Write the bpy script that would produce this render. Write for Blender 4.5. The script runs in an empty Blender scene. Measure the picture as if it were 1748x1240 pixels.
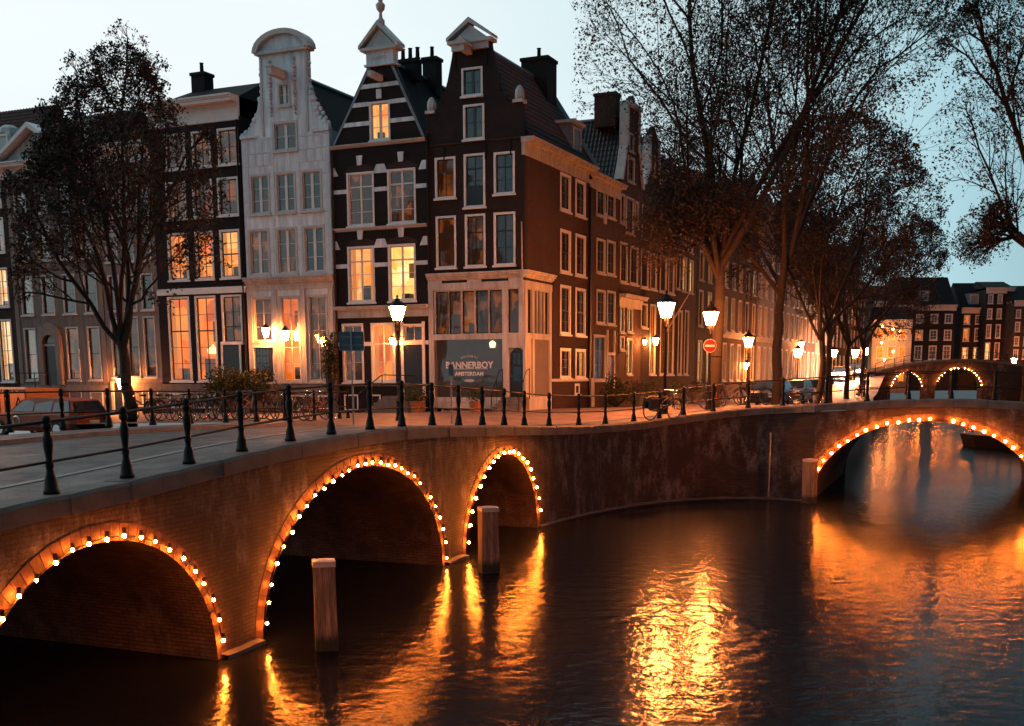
import bpy, bmesh, math, random
import numpy as np
from mathutils import Vector, Matrix
from mathutils.geometry import tessellate_polygon, delaunay_2d_cdt
R = math.radians
random.seed(7)
rng = np.random.default_rng(7)
sc = bpy.context.scene
COL = sc.collection

# ------------------------------------------------------------------ camera
FPX, PPX, PPY, WPX = 1950.0, 874.0, 985.0, 1748.0     # focal length and principal point of the photograph, in its pixels
PITCH, ROLL, CZ = math.atan(340/1950.0), 0.004, 4.93
cam_d = bpy.data.cameras.new('camera')
cam = bpy.data.objects.new('camera', cam_d); COL.objects.link(cam)
cam_d.sensor_fit = 'HORIZONTAL'; cam_d.sensor_width = 36
cam_d.lens = 36*FPX/WPX
cam_d.shift_y = (PPY-620)/WPX
cam_d.clip_start = 0.1; cam_d.clip_end = 2000
cam.location = (0, 0, CZ)
cam.rotation_mode = 'XYZ'
cam.matrix_world = Matrix.Translation((0, 0, CZ)) @ Matrix.Rotation(R(90)-PITCH, 4, 'X') @ Matrix.Rotation(-ROLL, 4, 'Z')
sc.camera = cam

# ------------------------------------------------------------------ sky, sun, exposure
wd = bpy.data.worlds.new('World'); sc.world = wd; wd.use_nodes = True
nt = wd.node_tree; nt.nodes.clear()
out = nt.nodes.new('ShaderNodeOutputWorld')
sky = nt.nodes.new('ShaderNodeTexSky'); sky.sky_type = 'NISHITA'; sky.sun_disc = False
sky.sun_elevation = R(1.0); sky.sun_rotation = R(-60); sky.air_density = 1.0; sky.dust_density = 0.3; sky.ozone_density = 3
b1 = nt.nodes.new('ShaderNodeBackground'); b1.inputs['Strength'].default_value = 0.05
nt.links.new(sky.outputs[0], b1.inputs['Color'])
tc = nt.nodes.new('ShaderNodeTexCoord')
vm = nt.nodes.new('ShaderNodeVectorMath'); vm.operation = 'DOT_PRODUCT'
vm.inputs[1].default_value = (-0.80, 0.60, 0.0)       # the afterglow lies low in this direction
nt.links.new(tc.outputs['Generated'], vm.inputs[0])
cr = nt.nodes.new('ShaderNodeValToRGB')
e = cr.color_ramp.elements
e[0].position = 0.0; e[0].color = (0.08, 0.14, 0.18, 1)
e[1].position = 1.0; e[1].color = (0.90, 0.95, 0.95, 1)
for p, c in [(0.40, (0.11, 0.19, 0.245, 1)), (0.58, (0.25, 0.44, 0.51, 1)), (0.64, (0.42, 0.66, 0.73, 1)), (0.72, (0.62, 0.80, 0.83, 1)), (0.84, (0.87, 0.94, 0.94, 1))]:
    k = e.new(p); k.color = c
mr = nt.nodes.new('ShaderNodeMapRange'); mr.inputs[1].default_value = -1; mr.inputs[2].default_value = 1
nt.links.new(vm.outputs['Value'], mr.inputs[0]); nt.links.new(mr.outputs[0], cr.inputs[0])
nz = nt.nodes.new('ShaderNodeTexNoise'); nz.inputs['Scale'].default_value = 2.2; nz.inputs['Detail'].default_value = 3
mpz = nt.nodes.new('ShaderNodeMapping'); mpz.inputs['Scale'].default_value = (1, 1, 4.5)
nt.links.new(tc.outputs['Generated'], mpz.inputs[0]); nt.links.new(mpz.outputs[0], nz.inputs['Vector'])
mr2 = nt.nodes.new('ShaderNodeMapRange'); mr2.inputs[3].default_value = 0.90; mr2.inputs[4].default_value = 1.10
nt.links.new(nz.outputs[0], mr2.inputs[0])
b2 = nt.nodes.new('ShaderNodeBackground'); nt.links.new(cr.outputs[0], b2.inputs['Color']); nt.links.new(mr2.outputs[0], b2.inputs['Strength'])
ad = nt.nodes.new('ShaderNodeAddShader')
nt.links.new(b1.outputs[0], ad.inputs[0]); nt.links.new(b2.outputs[0], ad.inputs[1]); nt.links.new(ad.outputs[0], out.inputs[0])
sl = bpy.data.lights.new('sun', 'SUN'); sl.energy = 0.12; sl.angle = R(25); sl.color = (0.75, 0.88, 1.0)
so = bpy.data.objects.new('sun', sl); COL.objects.link(so); so.rotation_euler = (R(60), 0, R(-100))
sc.view_settings.view_transform = 'Standard'; sc.view_settings.look = 'None'
sc.view_settings.exposure = 0; sc.view_settings.gamma = 1; sc.view_settings.use_curve_mapping = False
sc.cycles.use_denoising = True
sc.cycles.sample_clamp_indirect = 4.0
sc.cycles.sample_clamp_direct = 0.0
sc.cycles.max_bounces = 6; sc.cycles.transparent_max_bounces = 16
sc.cycles.caustics_reflective = False; sc.cycles.caustics_refractive = False
sc.cycles.use_light_tree = True

# ------------------------------------------------------------------ places: two street fronts meeting at the corner C
C = np.array([.66, 56.]); U = np.array([.9143, -.4050]); V = np.array([.4050, .9143])
ANG = math.atan2(U[1], U[0])
ZG = 3.25
def W(a, b): return C + U*a + V*b
def ray(x, y):
    a = (x-PPX)/FPX; b = -(y-PPY)/FPX
    c, s = math.cos(ROLL), math.sin(ROLL)
    a2, b2_ = c*a+s*b, -s*a+c*b
    cp, sp = math.cos(PITCH), math.sin(PITCH)
    return np.array([a2, cp+b2_*sp, -sp+b2_*cp])
def survey(x, y, n, D, o):
    d = ray(x, y); t = (o@n)/(d[:2]@n); p = d*t
    return float((p[:2]-o)@D), float(p[2]+CZ)
fa = lambda x, y: survey(x, y, V, U, C)      # position and height on the west front
sb = lambda x, y: survey(x, y, U, V, C)      # position and height on the side front
def rect(f, x0, y0, x1, y1):
    xm, ym = (x0+x1)/2, (y0+y1)/2
    return (f(x0, ym)[0], f(x1, ym)[0], f(xm, y1)[1], f(xm, y0)[1])
def ydist(x, Y): return np.array([(x-PPX)/FPX*Y, Y])      # plan point at bearing x and depth Y
def zat(y, Y):
    d = ray(PPX, y); return CZ + Y*d[2]/d[1]

# ------------------------------------------------------------------ materials
def mat(name):
    m = bpy.data.materials.new(name); m.use_nodes = True
    n = m.node_tree; b = n.nodes['Principled BSDF']
    return m, n, b
def setp(b, **k):
    for a, v in k.items():
        b.inputs[a.replace('_', ' ')].default_value = v
def coords(n, kind, scale=(1, 1, 1)):
    t = n.nodes.new('ShaderNodeTexCoord'); m = n.nodes.new('ShaderNodeMapping'); m.inputs['Scale'].default_value = scale
    n.links.new(t.outputs[kind], m.inputs[0]); return m.outputs[0]
def noise(n, vec, scale, detail=4, rough=0.6):
    z = n.nodes.new('ShaderNodeTexNoise'); z.inputs['Scale'].default_value = scale; z.inputs['Detail'].default_value = detail
    z.inputs['Roughness'].default_value = rough
    if vec is not None: n.links.new(vec, z.inputs['Vector'])
    return z.outputs[0]
def ramp(n, fac, stops):
    r = n.nodes.new('ShaderNodeValToRGB'); n.links.new(fac, r.inputs[0])
    el = r.color_ramp.elements
    el[0].position, el[0].color = stops[0][0], (*stops[0][1], 1)
    el[1].position, el[1].color = stops[-1][0], (*stops[-1][1], 1)
    for p, c in stops[1:-1]: k = el.new(p); k.color = (*c, 1)
    return r.outputs[0]
def mixc(n, fac, a, b, mode='MIX'):
    m = n.nodes.new('ShaderNodeMix'); m.data_type = 'RGBA'; m.blend_type = mode
    for i, v in ((0, fac), (6, a), (7, b)):
        if isinstance(v, (int, float)): m.inputs[i].default_value = v
        elif isinstance(v, tuple): m.inputs[i].default_value = (*v, 1)
        else: n.links.new(v, m.inputs[i])
    return m.outputs[2]
def bump(n, b, h, strength=0.5, dist=0.01):
    k = n.nodes.new('ShaderNodeBump'); k.inputs['Strength'].default_value = strength; k.inputs['Distance'].default_value = dist
    n.links.new(h, k.inputs['Height']); n.links.new(k.outputs[0], b.inputs['Normal'])
def plain(name, col, rough=0.6, var=0.25, scale=3.0, metal=0.0, bmp=0.2, spec=0.5):
    m, n, b = mat(name); setp(b, Roughness=rough, Metallic=metal); b.inputs['Specular IOR Level'].default_value = spec
    v = coords(n, 'Object')
    f = noise(n, v, scale, 5)
    lo = tuple(c*(1-var) for c in col); hi = tuple(min(1, c*(1+var)) for c in col)
    n.links.new(ramp(n, f, [(0.3, lo), (0.7, hi)]), b.inputs['Base Color'])
    if bmp: bump(n, b, noise(n, v, scale*9, 3), bmp, 0.01)
    return m
def brickmat(name, c1, c2, mortar, grime=(0.01, 0.008, 0.007), uv=False, sc_=1.0, streak=0.0, streakcol=(0.25, 0.24, 0.24), rough=0.85):
    m, n, b = mat(name); setp(b, Roughness=rough); b.inputs['Specular IOR Level'].default_value = 0.25
    if uv:
        t = n.nodes.new('ShaderNodeTexCoord'); vec = t.outputs['UV']
    else:
        t = n.nodes.new('ShaderNodeTexCoord'); s = n.nodes.new('ShaderNodeSeparateXYZ'); n.links.new(t.outputs['Object'], s.inputs[0])
        a = n.nodes.new('ShaderNodeMath'); a.operation = 'ADD'; n.links.new(s.outputs[0], a.inputs[0]); n.links.new(s.outputs[1], a.inputs[1])
        cb = n.nodes.new('ShaderNodeCombineXYZ'); n.links.new(a.outputs[0], cb.inputs[0]); n.links.new(s.outputs[2], cb.inputs[1]); vec = cb.outputs[0]
    br = n.nodes.new('ShaderNodeTexBrick'); n.links.new(vec, br.inputs['Vector'])
    br.inputs['Scale'].default_value = sc_; br.inputs['Brick Width'].default_value = 0.25; br.inputs['Row Height'].default_value = 0.076
    br.inputs['Mortar Size'].default_value = 0.011; br.inputs['Mortar Smooth'].default_value = 0.2
    br.inputs['Color1'].default_value = (*c1, 1); br.inputs['Color2'].default_value = (*c2, 1); br.inputs['Mortar'].default_value = (*mortar, 1)
    big = noise(n, vec, 0.7, 5, 0.65)
    c = mixc(n, ramp(n, big, [(0.35, (0, 0, 0)), (0.65, (0.7, 0.7, 0.7))]), br.outputs['Color'], grime)
    if streak:
        mp = n.nodes.new('ShaderNodeMapping'); mp.inputs['Scale'].default_value = (1.3, 0.55, 1); n.links.new(vec, mp.inputs[0])
        st = noise(n, mp.outputs[0], 1.6, 6, 0.7)
        f2 = noise(n, vec, 0.33, 3)
        mul = n.nodes.new('ShaderNodeMath'); mul.operation = 'MULTIPLY'
        n.links.new(ramp(n, st, [(0.46, (0, 0, 0)), (0.60, (streak,)*3)]), mul.inputs[0])
        n.links.new(ramp(n, f2, [(0.45, (0, 0, 0)), (0.56, (1, 1, 1))]), mul.inputs[1])
        fine = noise(n, vec, 9, 5, .7)
        mul2 = n.nodes.new('ShaderNodeMath'); mul2.operation = 'MULTIPLY'; n.links.new(mul.outputs[0], mul2.inputs[0])
        n.links.new(ramp(n, fine, [(0.35, (0.25,)*3), (0.6, (1, 1, 1))]), mul2.inputs[1])
        c = mixc(n, mul2.outputs[0], c, streakcol)
    n.links.new(c, b.inputs['Base Color'])
    sub = n.nodes.new('ShaderNodeMath'); sub.operation = 'SUBTRACT'
    n.links.new(noise(n, vec, 25, 3), sub.inputs[0]); n.links.new(br.outputs['Fac'], sub.inputs[1])
    bump(n, b, sub.outputs[0], 1.0, 0.02)
    return m
def emis(name, col, strength):
    m, n, b = mat(name)
    setp(b, Roughness=0.4); b.inputs['Base Color'].default_value = (.3, .3, .3, 1)
    b.inputs['Emission Color'].default_value = (*col, 1); b.inputs['Emission Strength'].default_value = strength
    return m
def roommat(name, stops, strength, scale=1.1, seed=0.0):
    scale *= .8
    m, n, b = mat(name); setp(b, Roughness=0.9)
    b.inputs['Base Color'].default_value = (0.12, 0.07, 0.04, 1)
    oi = n.nodes.new('ShaderNodeObjectInfo'); g = n.nodes.new('ShaderNodeTexCoord')
    ad_ = n.nodes.new('ShaderNodeVectorMath'); ad_.operation = 'ADD'
    mm = n.nodes.new('ShaderNodeVectorMath'); mm.operation = 'SCALE'; mm.inputs[3].default_value = 40
    n.links.new(oi.outputs['Location'], mm.inputs[0]); n.links.new(mm.outputs[0], ad_.inputs[0]); n.links.new(g.outputs['Object'], ad_.inputs[1])
    v = n.nodes.new('ShaderNodeTexVoronoi'); v.feature = 'F1'; v.distance = 'CHEBYCHEV'; v.inputs['Scale'].default_value = scale*1.6
    n.links.new(ad_.outputs[0], v.inputs['Vector'])
    nn = noise(n, ad_.outputs[0], scale, 2)
    mx = n.nodes.new('ShaderNodeMath'); mx.operation = 'MULTIPLY_ADD'; mx.inputs[1].default_value = 0.45
    sp = n.nodes.new('ShaderNodeSeparateColor'); n.links.new(v.outputs['Color'], sp.inputs[0])
    n.links.new(sp.outputs[0], mx.inputs[0])
    s2 = n.nodes.new('ShaderNodeMath'); s2.operation = 'MULTIPLY'; s2.inputs[1].default_value = 0.75; n.links.new(nn, s2.inputs[0])
    n.links.new(s2.outputs[0], mx.inputs[2])
    n.links.new(ramp(n, mx.outputs[0], stops), b.inputs['Emission Color']); b.inputs['Emission Strength'].default_value = strength
    return m

M = {}
M['brick_dark'] = brickmat('dark brown brick', (.036, .020, .014), (.024, .013, .010), (.018, .015, .014))
M['brick_black'] = brickmat('near black brick', (.018, .012, .010), (.012, .008, .007), (.010, .008, .008))
M['brick_red'] = brickmat('red brown brick', (.075, .034, .021), (.052, .024, .015), (.032, .022, .018), grime=(.03, .015, .01))
M['brick_brown'] = brickmat('brown brick', (.070, .036, .024), (.050, .026, .018), (.035, .026, .022))
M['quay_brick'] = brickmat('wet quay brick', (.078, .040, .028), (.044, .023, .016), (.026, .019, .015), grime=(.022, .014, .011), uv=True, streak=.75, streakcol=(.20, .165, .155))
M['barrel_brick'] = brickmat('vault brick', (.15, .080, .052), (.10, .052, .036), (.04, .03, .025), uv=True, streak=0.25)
M['ring_brick'] = plain('arch ring brick', (.075, .038, .026), .9, .45, 5, bmp=.8, spec=.2)
def stone(name, col, joints=True, var=.2):
    m, n, b = mat(name); setp(b, Roughness=.7); b.inputs['Specular IOR Level'].default_value = .3
    v = coords(n, 'Object'); f = noise(n, v, .9, 6, .65)
    st = coords(n, 'Object', (2.5, 2.5, .3)); f2 = noise(n, st, 1.5, 4)
    c = mixc(n, ramp(n, f2, [(.35, (0, 0, 0)), (.75, (1, 1, 1))]), ramp(n, f, [(.3, tuple(x*(1-var) for x in col)), (.7, tuple(x*(1+var*.6) for x in col))]), tuple(x*.5 for x in col))
    n.links.new(c, b.inputs['Base Color']); bump(n, b, noise(n, v, 30, 3), .15, .01)
    return m
M['white_stone'] = stone('pale painted sandstone', (.70, .78, .82))
M['grey_stone'] = stone('grey sandstone', (.17, .145, .125))
M['grey_stone2'] = stone('pale grey plaster', (.23, .19, .165))
M['plinth'] = stone('plinth stone', (.13, .115, .105))
M['cream'] = stone('cream painted timber', (.50, .49, .47))
M['white'] = plain('white paint', (.60, .59, .57), .45, .10, 2, bmp=.08)
M['offwhite'] = plain('aged white paint', (.42, .40, .38), .5, .15, 2, bmp=.1)
M['dark_paint'] = plain('dark green paint', (.012, .014, .014), .35, .2, 3, bmp=.05)
M['black_door'] = plain('black door paint', (.01, .009, .009), .25, .2, 3, bmp=.05)
M['iron'] = plain('black painted iron', (.008, .006, .005), .55, .35, 12, bmp=.5, metal=.0, spec=.16)
M['steel'] = plain('galvanised steel', (.22, .22, .22), .45, .15, 5, metal=.6)
M['sign_grey'] = plain('grey sign back', (.085, .11, .125), .5, .15, 3)
M['sign_red'] = plain('red sign enamel', (.14, .014, .008), .4, .08, 3, bmp=0)
M['sign_white'] = plain('white sign enamel', (.6, .6, .58), .4, .05, 3, bmp=0)
M['lead'] = plain('lead flashing', (.13, .16, .19), .5, .2, 4)
M['tile_red'] = plain('red clay pantile', (.085, .026, .016), .7, .45, 5, bmp=.4)
M['tile_dark'] = plain('dark glazed pantile', (.020, .018, .020), .38, .4, 4, bmp=.3)
M['slate'] = plain('black slate', (.009, .008, .008), .85, .3, 4, bmp=.4, spec=.15)
M['coping'] = plain('hardstone coping', (.075, .060, .052), .72, .38, 2.2, bmp=.6)
M['kerb'] = plain('kerb granite', (.17, .15, .135), .6, .3, 3, bmp=.5)
M['wood'] = None
m, n, b = mat('weathered mooring timber'); setp(b, Roughness=.85)
v = coords(n, 'Object', (9, 9, .8)); n.links.new(ramp(n, noise(n, v, 1.6, 6, .7), [(.3, (.035, .022, .016)), (.5, (.13, .085, .06)), (.72, (.26, .19, .14))]), b.inputs['Base Color'])
tcx = n.nodes.new('ShaderNodeTexCoord'); sx_ = n.nodes.new('ShaderNodeSeparateXYZ'); n.links.new(tcx.outputs['Object'], sx_.inputs[0])
wz = n.nodes.new('ShaderNodeMath'); wz.operation = 'MULTIPLY_ADD'; wz.inputs[1].default_value = .35; n.links.new(noise(n, v, 2.0, 4), wz.inputs[0]); n.links.new(sx_.outputs[2], wz.inputs[2])
old = b.inputs['Base Color'].links[0].from_socket
n.links.new(mixc(n, ramp(n, wz.outputs[0], [(.38, (1, 1, 1)), (.55, (0, 0, 0))]), old, (.010, .012, .006)), b.inputs['Base Color'])
bump(n, b, noise(n, v, 2.5, 6), .9, .03); M['timber'] = m
M['zinc'] = plain('zinc cap', (.34, .30, .26), .5, .25, 5, metal=.3)
M['rubber'] = plain('tyre rubber', (.014, .014, .014), .8, .2, 8)
M['chrome'] = plain('bright metal', (.45, .45, .45), .25, .1, 8, metal=1)
M['car_red'] = plain('dark red car paint', (.32, .06, .025), .35, .05, 3, bmp=0, spec=.25)
M['car_dark'] = plain('dark car paint', (.015, .017, .02), .2, .05, 3, bmp=0)
M['car_silver'] = plain('silver car paint', (.22, .23, .24), .25, .05, 3, bmp=0)
M['container'] = plain('orange site container', (.50, .19, .05), .5, .2, 2)
M['terracotta'] = plain('terracotta', (.25, .09, .04), .8, .2, 6)
M['blind'] = plain('grey window blind', (.15, .135, .135), .85, .10, 2, bmp=.05)
M['flag_wood'] = plain('pale varnished pole', (.33, .25, .2), .5, .1, 3)
m, n, b = mat('bark'); setp(b, Roughness=.9); v = coords(n, 'Object', (6, 6, 1.5))
n.links.new(ramp(n, noise(n, v, 2, 6, .7), [(.3, (.010, .007, .005)), (.7, (.030, .019, .014))]), b.inputs['Base Color'])
bump(n, b, noise(n, v, 4, 5), .8, .04); M['bark'] = m
def leafmat(name, lo, hi):
    m, n, b = mat(name); setp(b, Roughness=.7)
    b.inputs['Specular IOR Level'].default_value = .2
    g = n.nodes.new('ShaderNodeNewGeometry')
    n.links.new(ramp(n, g.outputs['Random Per Island'], [(0, lo), (1, hi)]), b.inputs['Base Color'])
    return m
M['leaf'] = leafmat('brown spring leaves', (.028, .018, .013), (.080, .050, .032))
M['leaf_green'] = leafmat('shrub leaves', (.02, .03, .01), (.07, .075, .025))
# paving
def paving(name, c1, c2, mortar, bw, rh, rot=0, rough=.6):
    m, n, b = mat(name); setp(b, Roughness=rough)
    t = n.nodes.new('ShaderNodeTexCoord'); mp = n.nodes.new('ShaderNodeMapping'); mp.inputs['Rotation'].default_value = (0, 0, rot)
    n.links.new(t.outputs['Object'], mp.inputs[0])
    br = n.nodes.new('ShaderNodeTexBrick'); n.links.new(mp.outputs[0], br.inputs['Vector']); br.inputs['Scale'].default_value = 1
    br.inputs['Brick Width'].default_value = bw; br.inputs['Row Height'].default_value = rh; br.inputs['Mortar Size'].default_value = .010
    br.inputs['Color1'].default_value = (*c1, 1); br.inputs['Color2'].default_value = (*c2, 1); br.inputs['Mortar'].default_value = (*mortar, 1)
    c = mixc(n, ramp(n, noise(n, mp.outputs[0], .8, 6, .7), [(.38, (0, 0, 0)), (.62, (.85,)*3)]), br.outputs['Color'], tuple(x*.45 for x in c1))
    n.links.new(c, b.inputs['Base Color'])
    s = n.nodes.new('ShaderNodeMath'); s.operation = 'SUBTRACT'; n.links.new(noise(n, mp.outputs[0], 14, 3), s.inputs[0]); n.links.new(br.outputs['Fac'], s.inputs[1])
    bump(n, b, s.outputs[0], .6, .01)
    n.links.new(ramp(n, noise(n, mp.outputs[0], 1.2, 3), [(.3, (rough-.15,)*3), (.7, (rough+.15,)*3)]), b.inputs['Roughness'])
    return m
M['road'] = paving('clinker road', (.046, .041, .040), (.014, .013, .014), (.004, .004, .004), .24, .12, ANG+R(45))
M['street'] = paving('brick street', (.26, .155, .10), (.19, .115, .08), (.09, .065, .05), .2, .09, ANG)
M['footway'] = paving('footway slabs', (.085, .066, .056), (.065, .052, .045), (.03, .025, .022), .3, .3, ANG)
# water: dark body, mirror layer weakened by unresolved ripples
m = bpy.data.materials.new('canal water'); m.use_nodes = True; n = m.node_tree; n.nodes.clear()
o_ = n.nodes.new('ShaderNodeOutputMaterial'); mx = n.nodes.new('ShaderNodeMixShader'); df = n.nodes.new('ShaderNodeBsdfDiffuse'); gl = n.nodes.new('ShaderNodeBsdfGlossy')
df.inputs['Color'].default_value = (.004, .005, .007, 1); gl.inputs['Roughness'].default_value = .155; gl.inputs['Color'].default_value = (.95, .97, 1, 1)
fr = n.nodes.new('ShaderNodeFresnel'); fr.inputs['IOR'].default_value = 1.33
mm = n.nodes.new('ShaderNodeMath'); mm.operation = 'MULTIPLY'; mm.inputs[1].default_value = .45; n.links.new(fr.outputs[0], mm.inputs[0])
n.links.new(mm.outputs[0], mx.inputs[0]); n.links.new(df.outputs[0], mx.inputs[1]); n.links.new(gl.outputs[0], mx.inputs[2]); n.links.new(mx.outputs[0], o_.inputs[0])
v = coords(n, 'Object', (1, 1, 1))
w1 = noise(n, v, 2.2, 3, .5); w2 = noise(n, v, 8.0, 2, .5)
a = n.nodes.new('ShaderNodeMath'); a.operation = 'MULTIPLY_ADD'; a.inputs[1].default_value = .20; n.links.new(w2, a.inputs[0]); n.links.new(w1, a.inputs[2])
calm = noise(n, coords(n, 'Object', (.25, .25, 1)), 1.0, 2)
bp = n.nodes.new('ShaderNodeBump'); bp.inputs['Distance'].default_value = .045
sy_ = n.nodes.new('ShaderNodeSeparateXYZ'); n.links.new(v, sy_.inputs[0])
far_ = n.nodes.new('ShaderNodeMapRange'); far_.inputs[1].default_value = 46; far_.inputs[2].default_value = 66; far_.inputs[3].default_value = 1; far_.inputs[4].default_value = .22
n.links.new(sy_.outputs[1], far_.inputs[0])       # the sheltered reach beyond the right bridge lies calmer
st_ = n.nodes.new('ShaderNodeMath'); st_.operation = 'MULTIPLY'; n.links.new(ramp(n, calm, [(.35, (.3,)*3), (.65, (.8,)*3)]), st_.inputs[0]); n.links.new(far_.outputs[0], st_.inputs[1])
n.links.new(st_.outputs[0], bp.inputs['Strength'])
n.links.new(a.outputs[0], bp.inputs['Height']); n.links.new(bp.outputs[0], gl.inputs['Normal'])
M['water'] = m
# glass: thin window pane
m = bpy.data.materials.new('window glass'); m.use_nodes = True; n = m.node_tree; n.nodes.clear()
o_ = n.nodes.new('ShaderNodeOutputMaterial'); mx = n.nodes.new('ShaderNodeMixShader'); tr = n.nodes.new('ShaderNodeBsdfTransparent'); gl = n.nodes.new('ShaderNodeBsdfGlossy')
gl.inputs['Roughness'].default_value = .03; tr.inputs['Color'].default_value = (.85, .86, .85, 1)
lw = n.nodes.new('ShaderNodeLayerWeight'); lw.inputs['Blend'].default_value = .28
mm = n.nodes.new('ShaderNodeMath'); mm.operation = 'MULTIPLY_ADD'; mm.inputs[1].default_value = .5; mm.inputs[2].default_value = .04; n.links.new(lw.outputs['Fresnel'], mm.inputs[0])
n.links.new(mm.outputs[0], mx.inputs[0]); n.links.new(tr.outputs[0], mx.inputs[1]); n.links.new(gl.outputs[0], mx.inputs[2]); n.links.new(mx.outputs[0], o_.inputs[0])
bpn = n.nodes.new('ShaderNodeBump'); bpn.inputs['Strength'].default_value = .25; bpn.inputs['Distance'].default_value = .02
g2 = n.nodes.new('ShaderNodeNewGeometry'); nn2 = n.nodes.new('ShaderNodeTexNoise'); nn2.inputs['Scale'].default_value = 1.3; n.links.new(g2.outputs['Position'], nn2.inputs['Vector'])
n.links.new(nn2.outputs[0], bpn.inputs['Height']); n.links.new(bpn.outputs[0], gl.inputs['Normal'])
M['glass'] = m
M['car_glass'] = plain('car glass', (.03, .04, .05), .08, .1, 2, bmp=0, spec=1.0)
ORANGE = (1.0, .30, .045)
M['room_dark'] = roommat('dark room', [(.2, (.001, .001, .001)), (.65, (.006, .004, .003)), (.95, (.09, .025, .006))], .5)
M['room_dim'] = roommat('dim room', [(.2, (.010, .003, .001)), (.6, (.05, .013, .003)), (.95, (.45, .10, .012))], .9)
M['room_orange'] = roommat('orange lit room', [(.25, (.42, .055, .002)), (.5, (.95, .155, .005)), (.9, (1.0, .30, .03))], 1.45, .8)
M['room_warm'] = roommat('warm lit room', [(.25, (.75, .13, .008)), (.5, (1.0, .28, .035)), (.9, (1.0, .52, .15))], 1.6, 1.0)
M['room_bright'] = roommat('bright lit room', [(.25, (.95, .25, .03)), (.5, (1.0, .46, .12)), (.9, (1.0, .75, .38))], 2.3, 1.0)
M['lamp_glass'] = emis('lit lantern glass', (1.0, .25, .05), 1150)
M['lamp_glass_soft'] = emis('softer lit lantern glass', (1.0, .26, .05), 400)
M['wall_lamp'] = emis('lit wall lantern', (1.0, .27, .06), 420)
M['bulb'] = emis('lit bulb', (1.0, .215, .022), 760)
M['headlight'] = emis('car headlight', (1.0, .9, .75), 1500)
M['shade'] = emis('lit shade', (1.0, .62, .25), 3)
M['curtain_dim'] = plain('pale curtain', (.3, .26, .22), .9)
M['curtain'] = emis('backlit curtain', (1.0, .25, .03), .8)

# ------------------------------------------------------------------ mesh builder
class MB:
    def __init__(s): s.v = []; s.f = []; s.uv = None
    def add(s, vs, fs):
        k = len(s.v); s.v += [tuple(map(float, p)) for p in vs]; s.f += [tuple(i+k for i in f) for f in fs]; return s
    def box(s, x0, x1, y0, y1, z0, z1):
        return s.add([(x0, y0, z0), (x1, y0, z0), (x1, y1, z0), (x0, y1, z0), (x0, y0, z1), (x1, y0, z1), (x1, y1, z1), (x0, y1, z1)],
              [(0, 3, 2, 1), (4, 5, 6, 7), (0, 1, 5, 4), (1, 2, 6, 5), (2, 3, 7, 6), (3, 0, 4, 7)])
    def prism(s, pts, y0, y1):           # (x,z) outline pushed along y
        n_ = len(pts)
        tri = tessellate_polygon([[Vector((p[0], p[1], 0)) for p in pts]])
        vs = [(p[0], y0, p[1]) for p in pts]+[(p[0], y1, p[1]) for p in pts]
        fs = [tuple(t) for t in tri]+[tuple(i+n_ for i in t[::-1]) for t in tri]
        fs += [(i, (i+1) % n_, (i+1) % n_+n_, i+n_) for i in range(n_)]
        return s.add(vs, fs)
    def prismz(s, pts, z0, z1):          # (x,y) outline pushed along z
        n_ = len(pts); tri = tessellate_polygon([[Vector((p[0], p[1], 0)) for p in pts]])
        vs = [(p[0], p[1], z0) for p in pts]+[(p[0], p[1], z1) for p in pts]
        fs = [tuple(t[::-1]) for t in tri]+[tuple(i+n_ for i in t) for t in tri]
        fs += [(i, (i+1) % n_, (i+1) % n_+n_, i+n_) for i in range(n_)]
        return s.add(vs, fs)
    def lathe(s, prof, n_=10, c=(0, 0, 0), cap=True):
        vs = []; fs = []
        for r, z in prof:
            for i in range(n_):
                t = 2*math.pi*i/n_; vs.append((c[0]+r*math.cos(t), c[1]+r*math.sin(t), c[2]+z))
        for j in range(len(prof)-1):
            for i in range(n_):
                k = (i+1) % n_; fs.append((j*n_+i, j*n_+k, (j+1)*n_+k, (j+1)*n_+i))
        if cap: fs.append(tuple(range(n_))[::-1]); fs.append(tuple(range((len(prof)-1)*n_, len(prof)*n_)))
        return s.add(vs, fs)
    def tube(s, pts, r, n_=6, closed=False):
        pts = [Vector(p) for p in pts]; m_ = len(pts); vs = []; fs = []
        for j, p in enumerate(pts):
            a = pts[(j+1) % m_] if (closed or j < m_-1) else p
            b_ = pts[j-1] if (closed or j > 0) else p
            d = (a-b_).normalized()
            up = Vector((0, 0, 1)) if abs(d.z) < .9 else Vector((1, 0, 0))
            x = d.cross(up).normalized(); y = x.cross(d)
            rr = r[j] if isinstance(r, (list, tuple)) else r
            for i in range(n_):
                t = 2*math.pi*i/n_; q = p+x*math.cos(t)*rr+y*math.sin(t)*rr; vs.append(tuple(q))
        for j in range(m_ if closed else m_-1):
            for i in range(n_):
                k = (i+1) % n_; jn = (j+1) % m_; fs.append((j*n_+i, j*n_+k, jn*n_+k, jn*n_+i))
        if not closed: fs.append(tuple(range(n_))[::-1]); fs.append(tuple(range((m_-1)*n_, m_*n_)))
        return s.add(vs, fs)
    def ball(s, c, r, n_=8, m_=5, sz=1.0):
        prof = [(r*math.sin(math.pi*j/m_), -r*math.cos(math.pi*j/m_)*sz) for j in range(m_+1)]
        prof[0] = (r*.05, prof[0][1]); prof[-1] = (r*.05, prof[-1][1])
        return s.lathe(prof, n_, c)
    def mesh(s, name, smooth=False):
        me = bpy.data.meshes.new(name); me.from_pydata(s.v, [], s.f)
        if smooth: me.shade_smooth()
        me.update(); return me
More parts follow.
